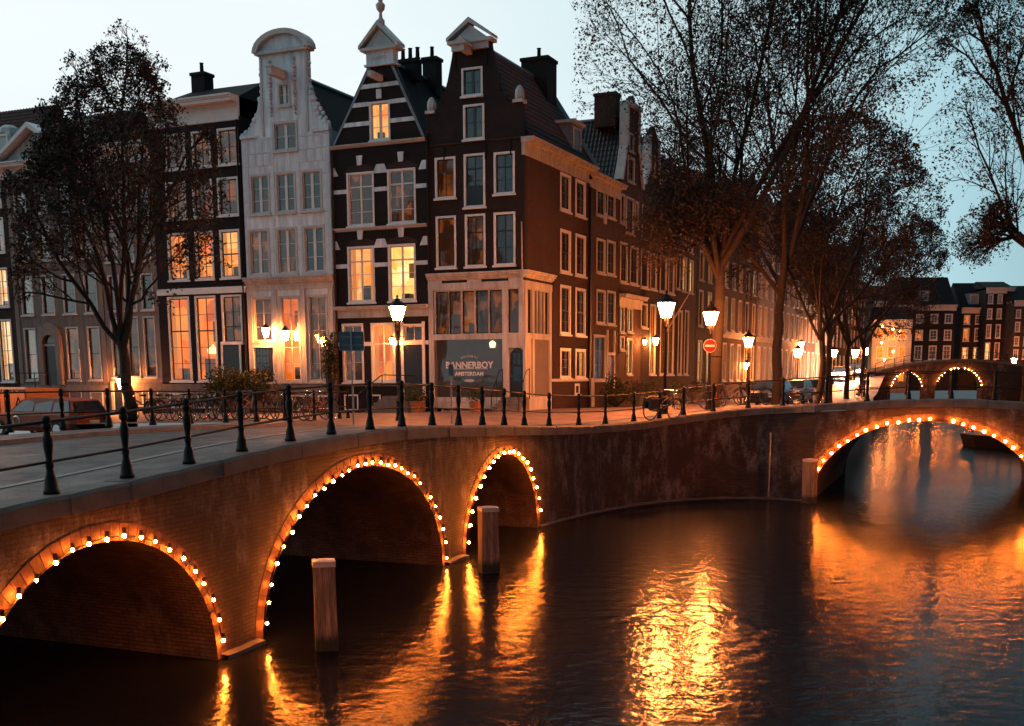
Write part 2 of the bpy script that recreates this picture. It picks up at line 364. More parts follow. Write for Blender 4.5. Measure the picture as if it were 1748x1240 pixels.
def link(name, me, m, parent=None, loc=(0, 0, 0), rot=(0, 0, 0)):
    if isinstance(me, MB): me = me.mesh(name)
    if m is not None and not me.materials: me.materials.append(m if not isinstance(m, str) else M[m])
    o = bpy.data.objects.new(name, me); COL.objects.link(o)
    o.location = loc; o.rotation_euler = rot
    if parent is not None: o.parent = parent
    return o
def empty(name, loc, rotz, label, cat, group=None):
    o = bpy.data.objects.new(name, None); COL.objects.link(o); o.location = loc; o.rotation_euler = (0, 0, rotz)
    o.empty_display_size = .3
    o['label'] = label; o['category'] = cat
    if group: o['group'] = group
    return o
def tag(o, label, cat, group=None):
    o['label'] = label; o['category'] = cat
    if group: o['group'] = group
    return o
def struct(o): o['kind'] = 'structure'; return o
def stuff(o): o['kind'] = 'stuff'; return o
def copy_tree(o, parent=None):
    c = o.copy(); COL.objects.link(c)
    if parent is not None:
        c.parent = parent
    for ch in list(o.children): copy_tree(ch, c)
    return c

# ------------------------------------------------------------------ parapet line, levels of the ground
A0 = np.array([-5.25, 19.74]); A1 = np.array([-1.65, 30.63]); A2 = np.array([.91, 37.96])
D1 = (A1-A0)/np.linalg.norm(A1-A0); D2 = (A2-A1)/np.linalg.norm(A2-A1)
L1 = np.linalg.norm(A1-A0); L2 = np.linalg.norm(A2-A1)
B0 = np.array([12.0, 45.45]); DB = np.array([.9165, -.4000]); DB /= np.linalg.norm(DB)
def resample(P, step):
    P = np.array(P, float); d = np.r_[0, np.cumsum(np.linalg.norm(np.diff(P[:, :2], axis=0), axis=1))]
    k = max(2, int(d[-1]/step)+1); s = np.linspace(0, d[-1], k)
    return np.c_[[np.interp(s, d, P[:, i]) for i in range(P.shape[1])]].T
def smooth(P, it=2):
    P = np.array(P, float)
    for _ in range(it):
        Q = [P[0]]
        for i in range(len(P)-1): Q += [P[i]*.75+P[i+1]*.25, P[i]*.25+P[i+1]*.75]
        Q.append(P[-1]); P = np.array(Q)
    return P
sA = lambda s, z: (*(A0+D1*s), z)
seg1 = [sA(-16, 2.95), sA(-9, 3.08), sA(-4.9, 3.25), sA(-2.2, 3.37), sA(-.5, 3.47), sA(1.2, 3.58), sA(3, 3.68), sA(4.75, 3.74), sA(6.8, 3.77), sA(9, 3.76), sA(L1, 3.68)]
s2 = lambda s, z: (*(A1+D2*s), z)
seg2 = [s2(0, 3.68), s2(4, 3.54), s2(L2, 3.36)]
quayc = smooth([(*A2, 3.36), (1.9, 40.0, 3.27), (3.3, 42.4, 3.21), (5.2, 44.9, 3.24), (7.0, 46.3, 3.42), (8.9, 46.9, 3.63), (10.7, 46.4, 3.77), (*B0, 3.86)], 2)
sB = lambda s, z: (*(B0+DB*s), z)
segB = [sB(0, 3.86), sB(1.2, 3.93), sB(2.4, 4.01), sB(4.4, 4.09), sB(6, 4.06), sB(7.4, 3.98), sB(10, 3.8), sB(14, 3.5), sB(20, 3.3)]
PAR = np.array(list(seg1)+list(seg2[1:])+list(quayc[1:])+list(segB[1:]))
PARD = resample(PAR, .5)
def gz(x, y):
    d2 = (PARD[:, 0]-x)**2+(PARD[:, 1]-y)**2
    w = 1/(d2+.05)**2; z = (PARD[:, 2]*w).sum()/w.sum()
    d = math.sqrt(d2.min()); t = min(1, max(0, (d-10)/14)); t = t*t*(3-2*t)
    f = min(1, max(0, (y-103)/44)); f = f*f*(3-2*f)
    return z*(1-t)+ZG*t-.13+1.9*f
def region(name, poly, m, step=1.2, kind=True, zoff=0.0, zf=None):
    P = resample(list(poly)+[poly[0]], step)[:-1]
    xs = P[:, 0]; ys = P[:, 1]
    pts = [Vector(p) for p in P]; n_ = len(pts)
    gx = np.arange(xs.min(), xs.max(), step); gy = np.arange(ys.min(), ys.max(), step)
    for x in gx:
        for y in gy: pts.append(Vector((x+rng.uniform(-.02, .02), y)))
    vs, ed, fs, *_ = delaunay_2d_cdt(pts, [], [list(range(n_))], 1, 1e-4)
    zf = zf or gz
    mb = MB(); mb.v = [(v.x, v.y, zf(v.x, v.y)+zoff) for v in vs]; mb.f = [tuple(f) for f in fs]
    o = link(name, mb, m)
    return struct(o) if kind else o
QL = A2 - U*0                                   # start of the far quay of the left canal
NL = A0 + D1*(-6.0)                             # start of the near quay of the left canal
BW = 9.9
bank_l = [tuple(B0+np.array([-.1, 0])), (17.2, 59.0), (33, 105), (48.5, 150), (60, 184)]
bank_r = [tuple(B0+DB*19.8), (33, 57), (48, 95), (66, 150), (76, 180)]
# water is one sheet below everything
mb = MB().add([(-120, -30, 0), (160, -30, 0), (160, 200, 0), (-120, 200, 0)], [(0, 1, 2, 3)])
struct(link('canal_water', mb, 'water'))
mb = MB().add([(-1500, -1500, -.6), (1500, -1500, -.6), (1500, 1500, -.6), (-1500, 1500, -.6)], [(0, 1, 2, 3)])
struct(link('ground', mb, 'plinth'))
inset = lambda P, d, n_: [tuple(np.array(p[:2])+n_*d) for p in P]
# near quay and the land the camera stands on
region('near_street', [tuple(A0+D1*-6.0), tuple(A0+D1*-16), (-6, -2.0), (-2, 2.6), (8, 1.5), (22, -2), (22, -12), (-60, -12), tuple(NL-U*60)], M['street'], 3.0)
# bridge deck 1
nrm1 = np.array([-D1[1], D1[0]])                # to the left of the first bridge's parapet
farA = lambda s: A0+D1*s-U*BW
deck = [tuple(A0+D1*-6.0+nrm1*.05), tuple(A0+D1*5+nrm1*.05), tuple(A1+nrm1*.05), tuple(A2+nrm1*.05), tuple(A2-U*BW), tuple(A0+D1*-6.0-U*BW)]
region('bridge_road', deck, M['road'], 1.0)
# raised footway beside the parapet
def strip(P, d0, d1, zo, z1=None):
    P = np.array(P)[:, :2]; t = np.gradient(P, axis=0); t /= np.linalg.norm(t, axis=1)[:, None]; nn = np.c_[-t[:, 1], t[:, 0]]
    a = P+nn*d0; b_ = P+nn*d1
    vs = []; fs = []
    for i in range(len(P)):
        za = gz(*a[i])+zo; zb = gz(*b_[i])+zo
        vs += [(a[i][0], a[i][1], za), (b_[i][0], b_[i][1], zb), (b_[i][0], b_[i][1], zb-.25), (a[i][0], a[i][1], za-.25)]
    for i in range(len(P)-1):
        k = i*4; fs += [(k, k+4, k+5, k+1), (k+1, k+5, k+6, k+2), (k+3, k, k+4, k+7)[::-1]]
    return MB().add(vs, fs)
dens = resample(np.array(list(seg1)+list(seg2[1:])+list(quayc[1:])), .6)
fw = dens[dens[:, 1] > 12]
struct(link('footway', strip(fw, .4, 1.55, .10), 'footway'))
struct(link('kerb', strip(fw, 1.55, 1.72, .115), 'kerb'))
farp = np.array([farA(s) for s in np.arange(-8, 20, 1.0)])
fl = np.c_[farp, np.zeros(len(farp))]
struct(link('far_footway', strip(fl, -1.8, -.1, .10), 'footway'))
struct(link('far_kerb', strip(fl, -1.97, -1.8, .115), 'kerb'))
# quay block with both streets
quay_poly = [tuple(A2+nrm1*.05)] + [tuple(p[:2]) for p in quayc[1:-1:2]] + [tuple(B0), (13.6, 49), (17.2, 59.0), (33, 105), (48.5, 150), (40, 190), (-60, 190), tuple(A2-U*75), tuple(A2-U*BW)]
region('street', quay_poly, M['street'], 2.2)
# bridge deck 2
region('right_bridge_road', [tuple(B0+DB*.02), tuple(B0+DB*20), tuple(B0+DB*20+np.array([5.2, 13.5])), (17.2, 59.0)], M['road'], 1.5, zf=lambda x, y: gz(*(np.array([x, y])-np.array([.37, .93])*0.0)) if True else 0)
region('right_bank_street', [(33.5, 57), tuple(B0+DB*20), (60, 20), (160, 60), (160, 190), (76, 180), (66, 150), (48, 95)], M['street'], 4)

# ------------------------------------------------------------------ quay walls, arches, coping
def face_panel(P, top, holes, name, m, parent, zb=-.5, thick=0.0):
    """P: function s->xy; top: [(s,z)], holes: lists of (s,z)"""
    outl = [(top[0][0], zb)]+[(top[-1][0], zb)]+list(reversed(top))
    hs = [h for h in holes if h]
    loops = [outl]+hs
    tri = tessellate_polygon([[Vector((p[0], p[1], 0)) for p in l] for l in loops])
    flat = [p for l in loops for p in l]
    mb = MB(); mb.add([(*P(s), z) for s, z in flat], [tuple(t) for t in tri])
    me = mb.mesh(name); uvl = me.uv_layers.new(name='UVMap')
    for li, lp in enumerate(me.loops): uvl.data[li].uv = flat[lp.vertex_index]
    return link(name, me, m, parent)
def arch_pts(c, a, h, n_=28, z0=-.5, zs=0.0):
    pts = [(c-a, z0)]
    for i in range(n_+1):
        t = math.pi*(1-i/n_); pts.append((c+a*math.cos(t), zs+(h-zs)*math.sin(t)))
    pts.append((c+a, z0)); return pts
def barrel(P, pts, direc, length, name, m, parent):
    mb = MB(); uvs = []; L = 0; acc = [0]
    for i in range(1, len(pts)):
        acc.append(acc[-1]+math.hypot(pts[i][0]-pts[i-1][0], pts[i][1]-pts[i-1][1]))
    for j in (0, 1):
        for i, (s, z) in enumerate(pts):
            q = P(s)+direc*length*j; mb.v.append((q[0], q[1], z)); uvs.append((length*j, acc[i]))
    n_ = len(pts)
    mb.f = [(i, i+1, i+1+n_, i+n_) for i in range(n_-1)]
    me = mb.mesh(name); uvl = me.uv_layers.new(name='UVMap')
    for li, lp in enumerate(me.loops): uvl.data[li].uv = uvs[lp.vertex_index]
    return link(name, me, m, parent)
def ring(P, c, a, h, nrm, name, parent, w=.28, n_=44):
    mb = MB()
    for i in range(n_):
        t0 = math.pi*(1-(i+.04)/n_); t1 = math.pi*(1-(i+.96)/n_); vs = []
        for dd in (.012, -.02):
            for t, rr in ((t0, 0), (t1, 0), (t1, w), (t0, w)):
                s = c+(a+rr)*math.cos(t); z = (h+rr)*math.sin(t); q = P(s)+nrm*dd; vs.append((q[0], q[1], z))
        mb.add(vs, [(0, 1, 2, 3), (7, 6, 5, 4), (0, 4, 5, 1), (1, 5, 6, 2), (2, 6, 7, 3), (3, 7, 4, 0)])
    o = link(name, mb, 'ring_brick', parent); stuff(o); return o
def string_lights(P, c, a, h, nrm, n_, label, t0=.035, t1=.965, skip=(), r=.031, cat='string lights', zs=0.0):
    q = P(c); root = empty('string_lights', (q[0]+nrm[0]*.1, q[1]+nrm[1]*.1, 0), 0, label, cat, 'bulb strings round the bridge arches')
    O = np.array([q[0]+nrm[0]*.1, q[1]+nrm[1]*.1, 0])
    # even spacing along the ellipse
    T = np.linspace(math.pi*(1-t0), math.pi*(1-t1), 400); X = c+(a+.07)*np.cos(T); Z = zs+(h-zs+.07)*np.sin(T)
    acc = np.r_[0, np.cumsum(np.hypot(np.diff(X), np.diff(Z)))]
    S = np.linspace(0, acc[-1], n_); X2 = np.interp(S, acc, X); Z2 = np.interp(S, acc, Z)
    cab = [Vector((*(P(x)+nrm*.09), z))-Vector(O) for x, z in zip(np.interp(np.linspace(0, acc[-1], 50), acc, X), np.interp(np.linspace(0, acc[-1], 50), acc, Z))]
    link('cable', MB().tube(cab, .012, 4), 'iron', root)
    key = 'bulb%.3f' % r
    if key not in MESH:
        MESH[key] = MB().ball((0, 0, 0), r, 8, 6).mesh('bulb', True); MESH[key].materials.append(M['bulb'])
        MESH['sock'] = MB().lathe([(.03, r), (.03, r+.09)], 6).mesh('socket')
    for i, (x, z) in enumerate(zip(X2, Z2)):
        if i in skip: continue
        p = P(x+random.uniform(-.03, .03))+nrm*random.uniform(.10, .13); dz = random.uniform(-.03, .03)
        bo = link('bulb', MESH[key], None, root, (p[0]-O[0], p[1]-O[1], z+dz)); bo.scale = (random.uniform(.8, 1.15),)*3
        link('socket', MESH['sock'], 'iron', bo)
    return root
MESH = {}
P1 = lambda s: A0+D1*s
P2 = lambda s: A1+D2*s
PB = lambda s: B0+DB*s
n1 = -nrm1; n2 = np.array([D2[1], -D2[0]]); nB = np.array([DB[1], -DB[0]])
ct = .30    # coping height
br1 = empty('brick_bridge', (*A1, 0), 0, 'long brick bridge with three string-lit arches on the left', 'bridge')
br2 = empty('brick_bridge', (*PB(4), 0), 0, 'single wide string-lit brick arch bridge on the right', 'bridge')
qw = empty('quay_wall', (*quayc[12][:2], 0), 0, 'curved brick quay wall between the two lit bridges', 'wall')
def rel(o, root):
    o.location = Vector(o.location)-Vector(root.location); return o
AR = [(-2.92, 2.94, 2.52), (6.2, 4.62, 2.98)]
AR3 = (4.32, 3.25, 2.64); ARB = (4.12, 4.2, 3.24)
top1 = [(float((np.array(p[:2])-A0)@D1), p[2]-ct) for p in seg1]
top2 = [(float((np.array(p[:2])-A1)@D2), p[2]-ct) for p in seg2]
topB = [(float((np.array(p[:2])-B0)@DB), p[2]-ct) for p in segB]
rel(face_panel(P1, top1, [arch_pts(*x) for x in AR], 'face_wall', 'quay_brick', br1), br1)
rel(face_panel(P2, top2, [arch_pts(*AR3)], 'face_wall', 'quay_brick', br1), br1)
rel(face_panel(lambda s: P1(s)-U*BW, top1, [arch_pts(*x) for x in AR], 'rear_wall', 'quay_brick', br1), br1)
rel(face_panel(lambda s: P2(s)-U*BW, top2, [arch_pts(*AR3)], 'rear_wall', 'quay_brick', br1), br1)
for x in AR:
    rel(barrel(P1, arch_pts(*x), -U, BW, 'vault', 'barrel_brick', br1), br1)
    rel(ring(P1, *x, n1, 'arch_ring', br1), br1)
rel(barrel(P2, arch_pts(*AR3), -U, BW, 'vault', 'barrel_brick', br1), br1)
rel(ring(P2, *AR3, n2, 'arch_ring', br1), br1)
VB = np.array([.36, .933])
rel(face_panel(PB, topB, [arch_pts(*ARB), arch_pts(13.6, 4.2, 2.9)], 'face_wall', 'quay_brick', br2), br2)
rel(face_panel(lambda s: PB(s)+VB*14.3, topB, [arch_pts(*ARB), arch_pts(13.6, 4.2, 2.9)], 'rear_wall', 'quay_brick', br2), br2)
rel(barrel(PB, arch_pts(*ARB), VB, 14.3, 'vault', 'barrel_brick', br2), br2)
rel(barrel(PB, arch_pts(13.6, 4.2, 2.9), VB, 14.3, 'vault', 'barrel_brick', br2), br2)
rel(ring(PB, *ARB, nB, 'arch_ring', br2), br2)
# quay wall strips
accq = np.r_[0, np.cumsum(np.linalg.norm(np.diff(quayc[:, :2], axis=0), axis=1))]
mb = MB(); uvs = []
qd = resample(quayc, .45); accd = np.r_[0, np.cumsum(np.linalg.norm(np.diff(qd[:, :2], axis=0), axis=1))]
for i, p in enumerate(qd):
    for z in (-.5, p[2]-ct): mb.v.append((p[0], p[1], z)); uvs.append((accd[i]+7.7, z))
mb.f = [(2*i, 2*i+2, 2*i+3, 2*i+1) for i in range(len(qd)-1)]
me = mb.mesh('wall_face'); ul = me.uv_layers.new(name='UVMap')
for li, lp in enumerate(me.loops): ul.data[li].uv = uvs[lp.vertex_index]
rel(link('wall_face', me, 'quay_brick', qw), qw)
# ledge at the waterline of the wall and the timber sills of the piers
tt = np.gradient(qd[:, :2], axis=0); tt /= np.linalg.norm(tt, axis=1)[:, None]; nn = np.c_[tt[:, 1], -tt[:, 0]]
def ribbon(Pts, d0, d1, z0, z1):
    Pts = np.array(Pts); t = np.gradient(Pts[:, :2], axis=0); t /= np.linalg.norm(t, axis=1)[:, None]; n_ = np.c_[t[:, 1], -t[:, 0]]
    mb = MB(); vs = []; fs = []
    for i in range(len(Pts)):
        a = Pts[i][:2]+n_[i]*d0; b_ = Pts[i][:2]+n_[i]*d1
        j = random.uniform(-.02, .02)
        vs += [(*a, z0), (*b_, z0), (*b_, z1+j-.03), (*a, z1+j)]
    for i in range(len(Pts)-1):
        k = 4*i; fs += [(k, k+1, k+5, k+4), (k+1, k+2, k+6, k+5), (k+2, k+3, k+7, k+6)]
    return mb.add(vs, fs)
rel(link('ledge', ribbon(qd, 0, .08, -.3, .08), 'coping', qw), qw)
for s0, s1 in ((.12, 1.42), (10.95, L1)):
    rel(link('pier_sill', ribbon([P1(s) for s in np.linspace(s0, s1, 5)], -.02, .16, -.3, .10), 'coping', br1), br1)
rel(link('pier_sill', ribbon([P2(s) for s in np.linspace(0, .95, 4)], -.02, .16, -.3, .10), 'coping', br1), br1)
rel(link('downpipe', MB().tube([(*(qd[-5][:2]+nn[-5]*.06), .1), (*(qd[-5][:2]+nn[-5]*.06), 2.7)], .03, 6), 'steel', qw), qw)
# joint pilaster between quay and right bridge
# coping stones, one by one
def copings(poly, root, length=1.32, w=.52, out_=.06):
    P = resample(poly, .2); acc = np.r_[0, np.cumsum(np.linalg.norm(np.diff(P[:, :2], axis=0), axis=1))]
    t = np.gradient(P[:, :2], axis=0); t /= np.linalg.norm(t, axis=1)[:, None]; n_ = np.c_[t[:, 1], -t[:, 0]]
    s = 0; rl = np.array(root.location)
    while s < acc[-1]-.2:
        L = min(length*random.uniform(.85, 1.15), acc[-1]-s)
        if acc[-1]-s-L < .4: L = acc[-1]-s
        ss = np.linspace(s+.008, s+L-.008, 5); dz = random.uniform(-.012, .012); vs = []; fs = []; do = random.uniform(-.01, .015)
        mid = None
        for k, q in enumerate(ss):
            x, y, z = [np.interp(q, acc, P[:, i]) for i in range(3)]; nx, ny = np.interp(q, acc, n_[:, 0]), np.interp(q, acc, n_[:, 1])
            z += dz
            o = out_+do; e_ = .02 if k in (0, 4) else 0
            for dd, zz in ((o, z-ct), (o, z-.05-e_), (o-.045, z-e_*.6), (o-w, z-e_*.6), (o-w, z-ct)):
                vs.append((x+nx*dd-rl[0], y+ny*dd-rl[1], zz-rl[2]))
        for k in range(4):
            for i in range(4): a = k*5+i; fs.append((a, a+5, a+6, a+1))
            a = k*5; fs.append((a+4, a+9, a+5, a))
        fs += [(0, 1, 2, 3, 4), (24, 23, 22, 21, 20)]
        c = np.mean(vs, axis=0)
        link('coping_stone', MB().add([tuple(np.array(v_)-c) for v_ in vs], fs), 'coping', root, tuple(c))
        s += L
copings([p for p in seg1[1:]]+list(seg2[1:]), br1)
copings(quayc, qw)
copings(segB, br2)

string_lights(P1, *AR[0], n1, 21, 'bulb string round the nearest arch, cut by the left edge', 'lit' and .05, .955)
string_lights(P1, *AR[1], n1, 30, 'bulb string round the broad middle arch behind the tallest mooring post', .035, .975, skip=(23,))
string_lights(P2, *AR3, n2, 20, 'bulb string round the narrow arch beside the corner of the quay', .05, .93, r=.04)
string_lights(PB, *ARB, nB, 25, 'bulb string round the wide arch of the right bridge', .13, .90, skip=(13,), r=.05)

# ------------------------------------------------------------------ railings
post_prof = [(.115, 0), (.115, .05), (.10, .07), (.085, .20), (.055, .30), (.047, .36), (.06, .39), (.06, .43), (.045, .46), (.052, .56), (.068, .68), (.072, .78), (.05, .86), (.042, .90), (.065, .93), (.07, .97), (.06, 1.0), (.04, 1.01), (.062, 1.05), (.06, 1.09), (.03, 1.12)]
MESH['post'] = MB().lathe(post_prof, 10).mesh('baluster_post', True); MESH['post'].materials.append(M['iron'])
thin = [(r_*.72, z_) for r_, z_ in post_prof]
MESH['post_thin'] = MB().lathe(thin, 8).mesh('baluster_post', True); MESH['post_thin'].materials.append(M['iron'])
def railing(pts, label, mesh='post', r=.024, ext=None):
    """pts: list of (x,y,z)"""
    root = empty('iron_railing', pts[len(pts)//2], 0, label, 'railing', 'cast iron railings on the bridges and quay')
    o = Vector(root.location)
    for p in pts: link('post', MESH[mesh], None, root, Vector(p)-o, (0, 0, random.uniform(0, 1)))
    for nm, h, rr in (('top_rail', 1.03, r), ('mid_rail', .46, r*.85)):
        line = [Vector(p)+Vector((0, 0, h))-o for p in pts]
        if ext: line = [Vector(e_)+Vector((0, 0, h))-o for e_ in ext[:1]]+line+[Vector(e_)+Vector((0, 0, h))-o for e_ in ext[1:]]
        link(nm, MB().tube(line, rr, 8), 'iron', root)
    return root
def offs(P, d):
    P = np.array(P, float); t = np.gradient(P[:, :2], axis=0); t /= np.linalg.norm(t, axis=1)[:, None]; n_ = np.c_[-t[:, 1], t[:, 0]]
    Q = P.copy(); Q[:, :2] += n_*d; return Q
def bearing_hit(Q, px):
    k = (px-PPX)/FPX; f = Q[:, 0]-k*Q[:, 1]
    for i in range(len(Q)-1):
        if f[i]*f[i+1] <= 0:
            t = f[i]/(f[i]-f[i+1]); return Q[i]+(Q[i+1]-Q[i])*t
    return None
railline = offs(resample(PAR, .3), .26)
posts1 = [87, 218, 325, 416, 499, 569, 635, 689, 740, 785, 825, 862, 896]
posts2 = [938, 988, 1033, 1081, 1124, 1165, 1215, 1274, 1332]
posts3 = [1405, 1474, 1544, 1616, 1689]
hit = lambda L_: [tuple(bearing_hit(railline, p)) for p in L_]
h1, h2, h3 = hit(posts1), hit(posts2), hit(posts3)
start = tuple(np.array(h1[0])+(np.array(h1[0])-np.array(h1[1]))*1.3)
first = [tuple(np.array(start)+(np.array(start)-np.array(h1[0]))), start]
railing(first+h1+[h2[0]], 'iron railing along the near edge of the left bridge')
railing(h2[1:]+[h3[0]], 'iron railing curving along the quay in front of the corner house', ext=[h2[0]])
more = [tuple((*(B0+DB*s+np.array([-DB[1], DB[0]])*.26), float(np.interp(s, [q[0] for q in topB], [q[1]+ct for q in topB])))) for s in (9.2, 11, 13, 15)]
railing(h3[1:]+more, 'iron railing along the near edge of the right bridge', ext=[h3[0]])
# far railing of the left bridge
fp = []
for px in (-60, 24, 115, 193, 267, 331, 391, 443, 492):
    k = (px-PPX)/FPX; Y = (-25.2)/(k-.4)*1.0
    X = k*Y; fp.append((X, Y, gz(X, Y)+.1))
railing(fp, 'iron railing along the far edge of the left bridge, behind the roadway', r=.022)
fr = [fp[-1]]
for px, Y in ((541, 43.6), (584, 45.4), (598, 45.9)):
    X = (px-PPX)/FPX*Y; fr.append((X, Y, gz(X, Y)+.1))
railing(fr[1:], 'short lit railing on the quay beside the grey road sign', 'post_thin', ext=[fr[0]])
far2 = [tuple((*(B0+DB*s+VB*13.8), 3.86+.2*math.sin(max(0, min(1, s/9))*math.pi)-.02)) for s in (.8, 2.8, 4.8, 6.8, 8.8, 10.8)]
railing(far2, 'thin railing along the far edge of the right bridge', 'post_thin', r=.02)

# ------------------------------------------------------------------ mooring posts
def mooring(xy, w, h, label):
    o = empty('mooring_post', (xy[0], xy[1], 0), R(random.uniform(10, 25)), label, 'mooring post', 'square timber mooring posts')
    hw = w/2; vs = []; fs = []
    for z, k in ((-1.2, 1.04), (.15, 1.02), (h*.6, 1.0), (h-.12, .97)):
        for a, b_ in ((-1, -1), (1, -1), (1, 1), (-1, 1)): vs.append((a*hw*k+random.uniform(-.01, .01), b_*hw*k+random.uniform(-.01, .01), z))
    for j in range(3):
        for i in range(4): fs.append((j*4+i, j*4+(i+1) % 4, j*4+4+(i+1) % 4, j*4+4+i))
    link('timber_shaft', MB().add(vs, fs), 'timber', o)
    c = hw*1.03
    link('cap', MB().add([(-c, -c, h-.12), (c, -c, h-.12), (c, c, h-.12), (-c, c, h-.12), (-c, -c, h-.02), (c, -c, h-.02), (c, c, h-.02), (-c, c, h-.02), (0, 0, h+.02)],
        [(0, 1, 5, 4), (1, 2, 6, 5), (2, 3, 7, 6), (3, 0, 4, 7), (4, 5, 8), (5, 6, 8), (6, 7, 8), (7, 4, 8)]), 'zinc', o)
    return o
mooring((-3.44, 20.6), .40, 1.68, 'tall square timber mooring post before the broad middle arch')
mooring((-.60, 29.0), .44, 1.70, 'square timber mooring post before the narrow arch')
mooring((11.75, 45.0), .42, 1.75, 'grey mooring post at the foot of the right bridge')


# ------------------------------------------------------------------ houses
ROOF_T = .3
def panel(outl, holes, thick=.3):
    n_ = len(outl); loops = [outl]+holes
    tri = tessellate_polygon([[Vector((p[0], p[1], 0)) for p in l] for l in loops])
    flat = [p for l in loops for p in l]
    N = len(flat)
    vs = [(p[0], 0, p[1]) for p in flat]+[(p[0], thick, p[1]) for p in flat]
    fs = [tuple(t) for t in tri]+[tuple(i+N for i in t[::-1]) for t in tri]
    k = 0
    for l in loops:
        m_ = len(l); fs += [(k+i, k+(i+1) % m_, k+(i+1) % m_+N, k+i+N) for i in range(m_)]; k += m_
    return MB().add(vs, fs)
WC = {}
def key(*a): return tuple(round(x, 2) if isinstance(x, float) else x for x in a)
def window(root, x0, x1, z0, z1, cols=2, rows=3, lit='room_dark', case='white', sash='dark_paint', casew=.10, bar=.025, mull=None, mid=None,
           sill=True, base=(0, 0, 0), name='window', proud=.03, depth=.55, pane=True, curtain=None, sink=.10):
    """a framed sash or casement window; base = (x, y, turn) of the wall it sits in"""
    x0, x1, z0, z1 = [round(q, 2) for q in (x0, x1, z0, z1)]
    w = round(x1-x0, 2); h = round(z1-z0, 2); cw = casew
    bx, by, bt = base; c, s = math.cos(bt), math.sin(bt)
    lx = bx+c*x0; ly = by+s*x0
    k = key('case', w, h, cw, proud, case)
    if k not in WC:
        mb = MB(); d = .16
        mb.box(0, cw, -proud, d, 0, h).box(w-cw, w, -proud, d, 0, h).box(cw, w-cw, -proud, d, h-cw, h).box(cw, w-cw, -proud, d, 0, cw*.8)
        WC[k] = mb.mesh(name); WC[k].materials.append(M[case])
    win = link(name, WC[k], None, root, (lx, ly, z0-ZG), (0, 0, bt))
    if sill:
        k = key('sill', w, case)
        if k not in WC: WC[k] = MB().box(-.05, w+.05, -.11, .02, -.09, .0).mesh('sill'); WC[k].materials.append(M[case])
        link('sill', WC[k], None, win)
    iw, ih = w-2*cw, h-cw*1.8; mull = bar if mull is None else mull
    k = key('sash', iw, ih, cols, rows, bar, mull, mid if mid else 0, sash, cw)
    fr_ = .045
    xs = np.linspace(0, iw, cols+1); zs = np.linspace(0, ih, rows+1)
    if k not in WC:
        mb = MB(); y0, y1 = sink-.03, sink+.02
        mb.box(0, fr_, y0, y1, 0, ih).box(iw-fr_, iw, y0, y1, 0, ih).box(fr_, iw-fr_, y0, y1, 0, fr_).box(fr_, iw-fr_, y0, y1, ih-fr_, ih)
        for i, x in enumerate(xs[1:-1]):
            t = (mull if (cols % 2 == 0 and i == cols//2-1) else bar)/2; mb.box(x-t, x+t, y0+.004, y1-.004, fr_, ih-fr_)
        for j, z in enumerate(zs[1:-1]):
            t = (.07 if mid == j+1 else bar)/2; mb.box(fr_, iw-fr_, y0+.008-(.012 if mid == j+1 else 0), y1-.008, z-t, z+t)
        WC[k] = mb.mesh('sash'); WC[k].materials.append(M[sash])
    link('sash', WC[k], None, win, (cw, 0, cw*.8))
    if pane:
        pw, ph = iw/cols, ih/rows
        k = key('pane', pw, ph)
        if k not in WC:
            WC[k] = MB().box(-pw/2, pw/2, -.003, .003, -ph/2, ph/2).mesh('pane'); WC[k].materials.append(M['glass'])
        for i in range(cols):
            for j in range(rows):
                link('pane', WC[k], None, win, (cw+pw*(i+.5), sink+.012, cw*.8+ph*(j+.5)), (random.uniform(-.012, .012), 0, random.uniform(-.012, .012)))
    if curtain is None and pane and lit in ('room_orange', 'room_warm', 'room_bright', 'room_dim') and iw > .5 and random.random() < .55:
        curtain = 'curtain' if lit != 'room_dim' else 'curtain_dim'
    k = key('room', iw, ih, depth, lit)
    if k not in WC:
        y0, y1 = .14, .31+depth; e_ = -.002
        mb = MB().add([(-e_, y0, -e_), (iw+e_, y0, -e_), (iw+e_, y1, -e_), (-e_, y1, -e_), (-e_, y0, ih+e_), (iw+e_, y0, ih+e_), (iw+e_, y1, ih+e_), (-e_, y1, ih+e_)],
            [(0, 1, 2, 3), (4, 7, 6, 5), (1, 5, 6, 2), (2, 6, 7, 3), (3, 7, 4, 0)])
        WC[k] = mb.mesh('room'); WC[k].materials.append(M[lit])
    link('room', WC[k], None, win, (cw, 0, cw*.8))
    if pane and iw > .6 and lit in ('room_orange', 'room_warm', 'room_bright'):
        if random.random() < .6:
            q = iw*random.uniform(.1, .45); hh = ih*random.uniform(.12, .3); zc_ = ih*random.uniform(.4, .7)
            link('picture', MB().box(q, q+iw*.28, .27+depth, .30+depth, zc_, zc_+hh), 'timber', win, (cw, 0, cw*.8))
        if random.random() < .75:
            q = iw*random.uniform(.0, .5); link('cabinet', MB().box(q, q+iw*random.uniform(.3, .48), .35, .35+depth*.5, 0, ih*random.uniform(.12, .3)), 'timber', win, (cw, 0, cw*.8))
        if random.random() < .5:
            link('lamp_shade', MB().lathe([(.02, .35), (.03, .14), (.16, .0), (.14, -.08)], 8), 'shade', win, (cw+iw*random.uniform(.3, .7), .45, cw*.8+ih*random.uniform(.5, .75)))
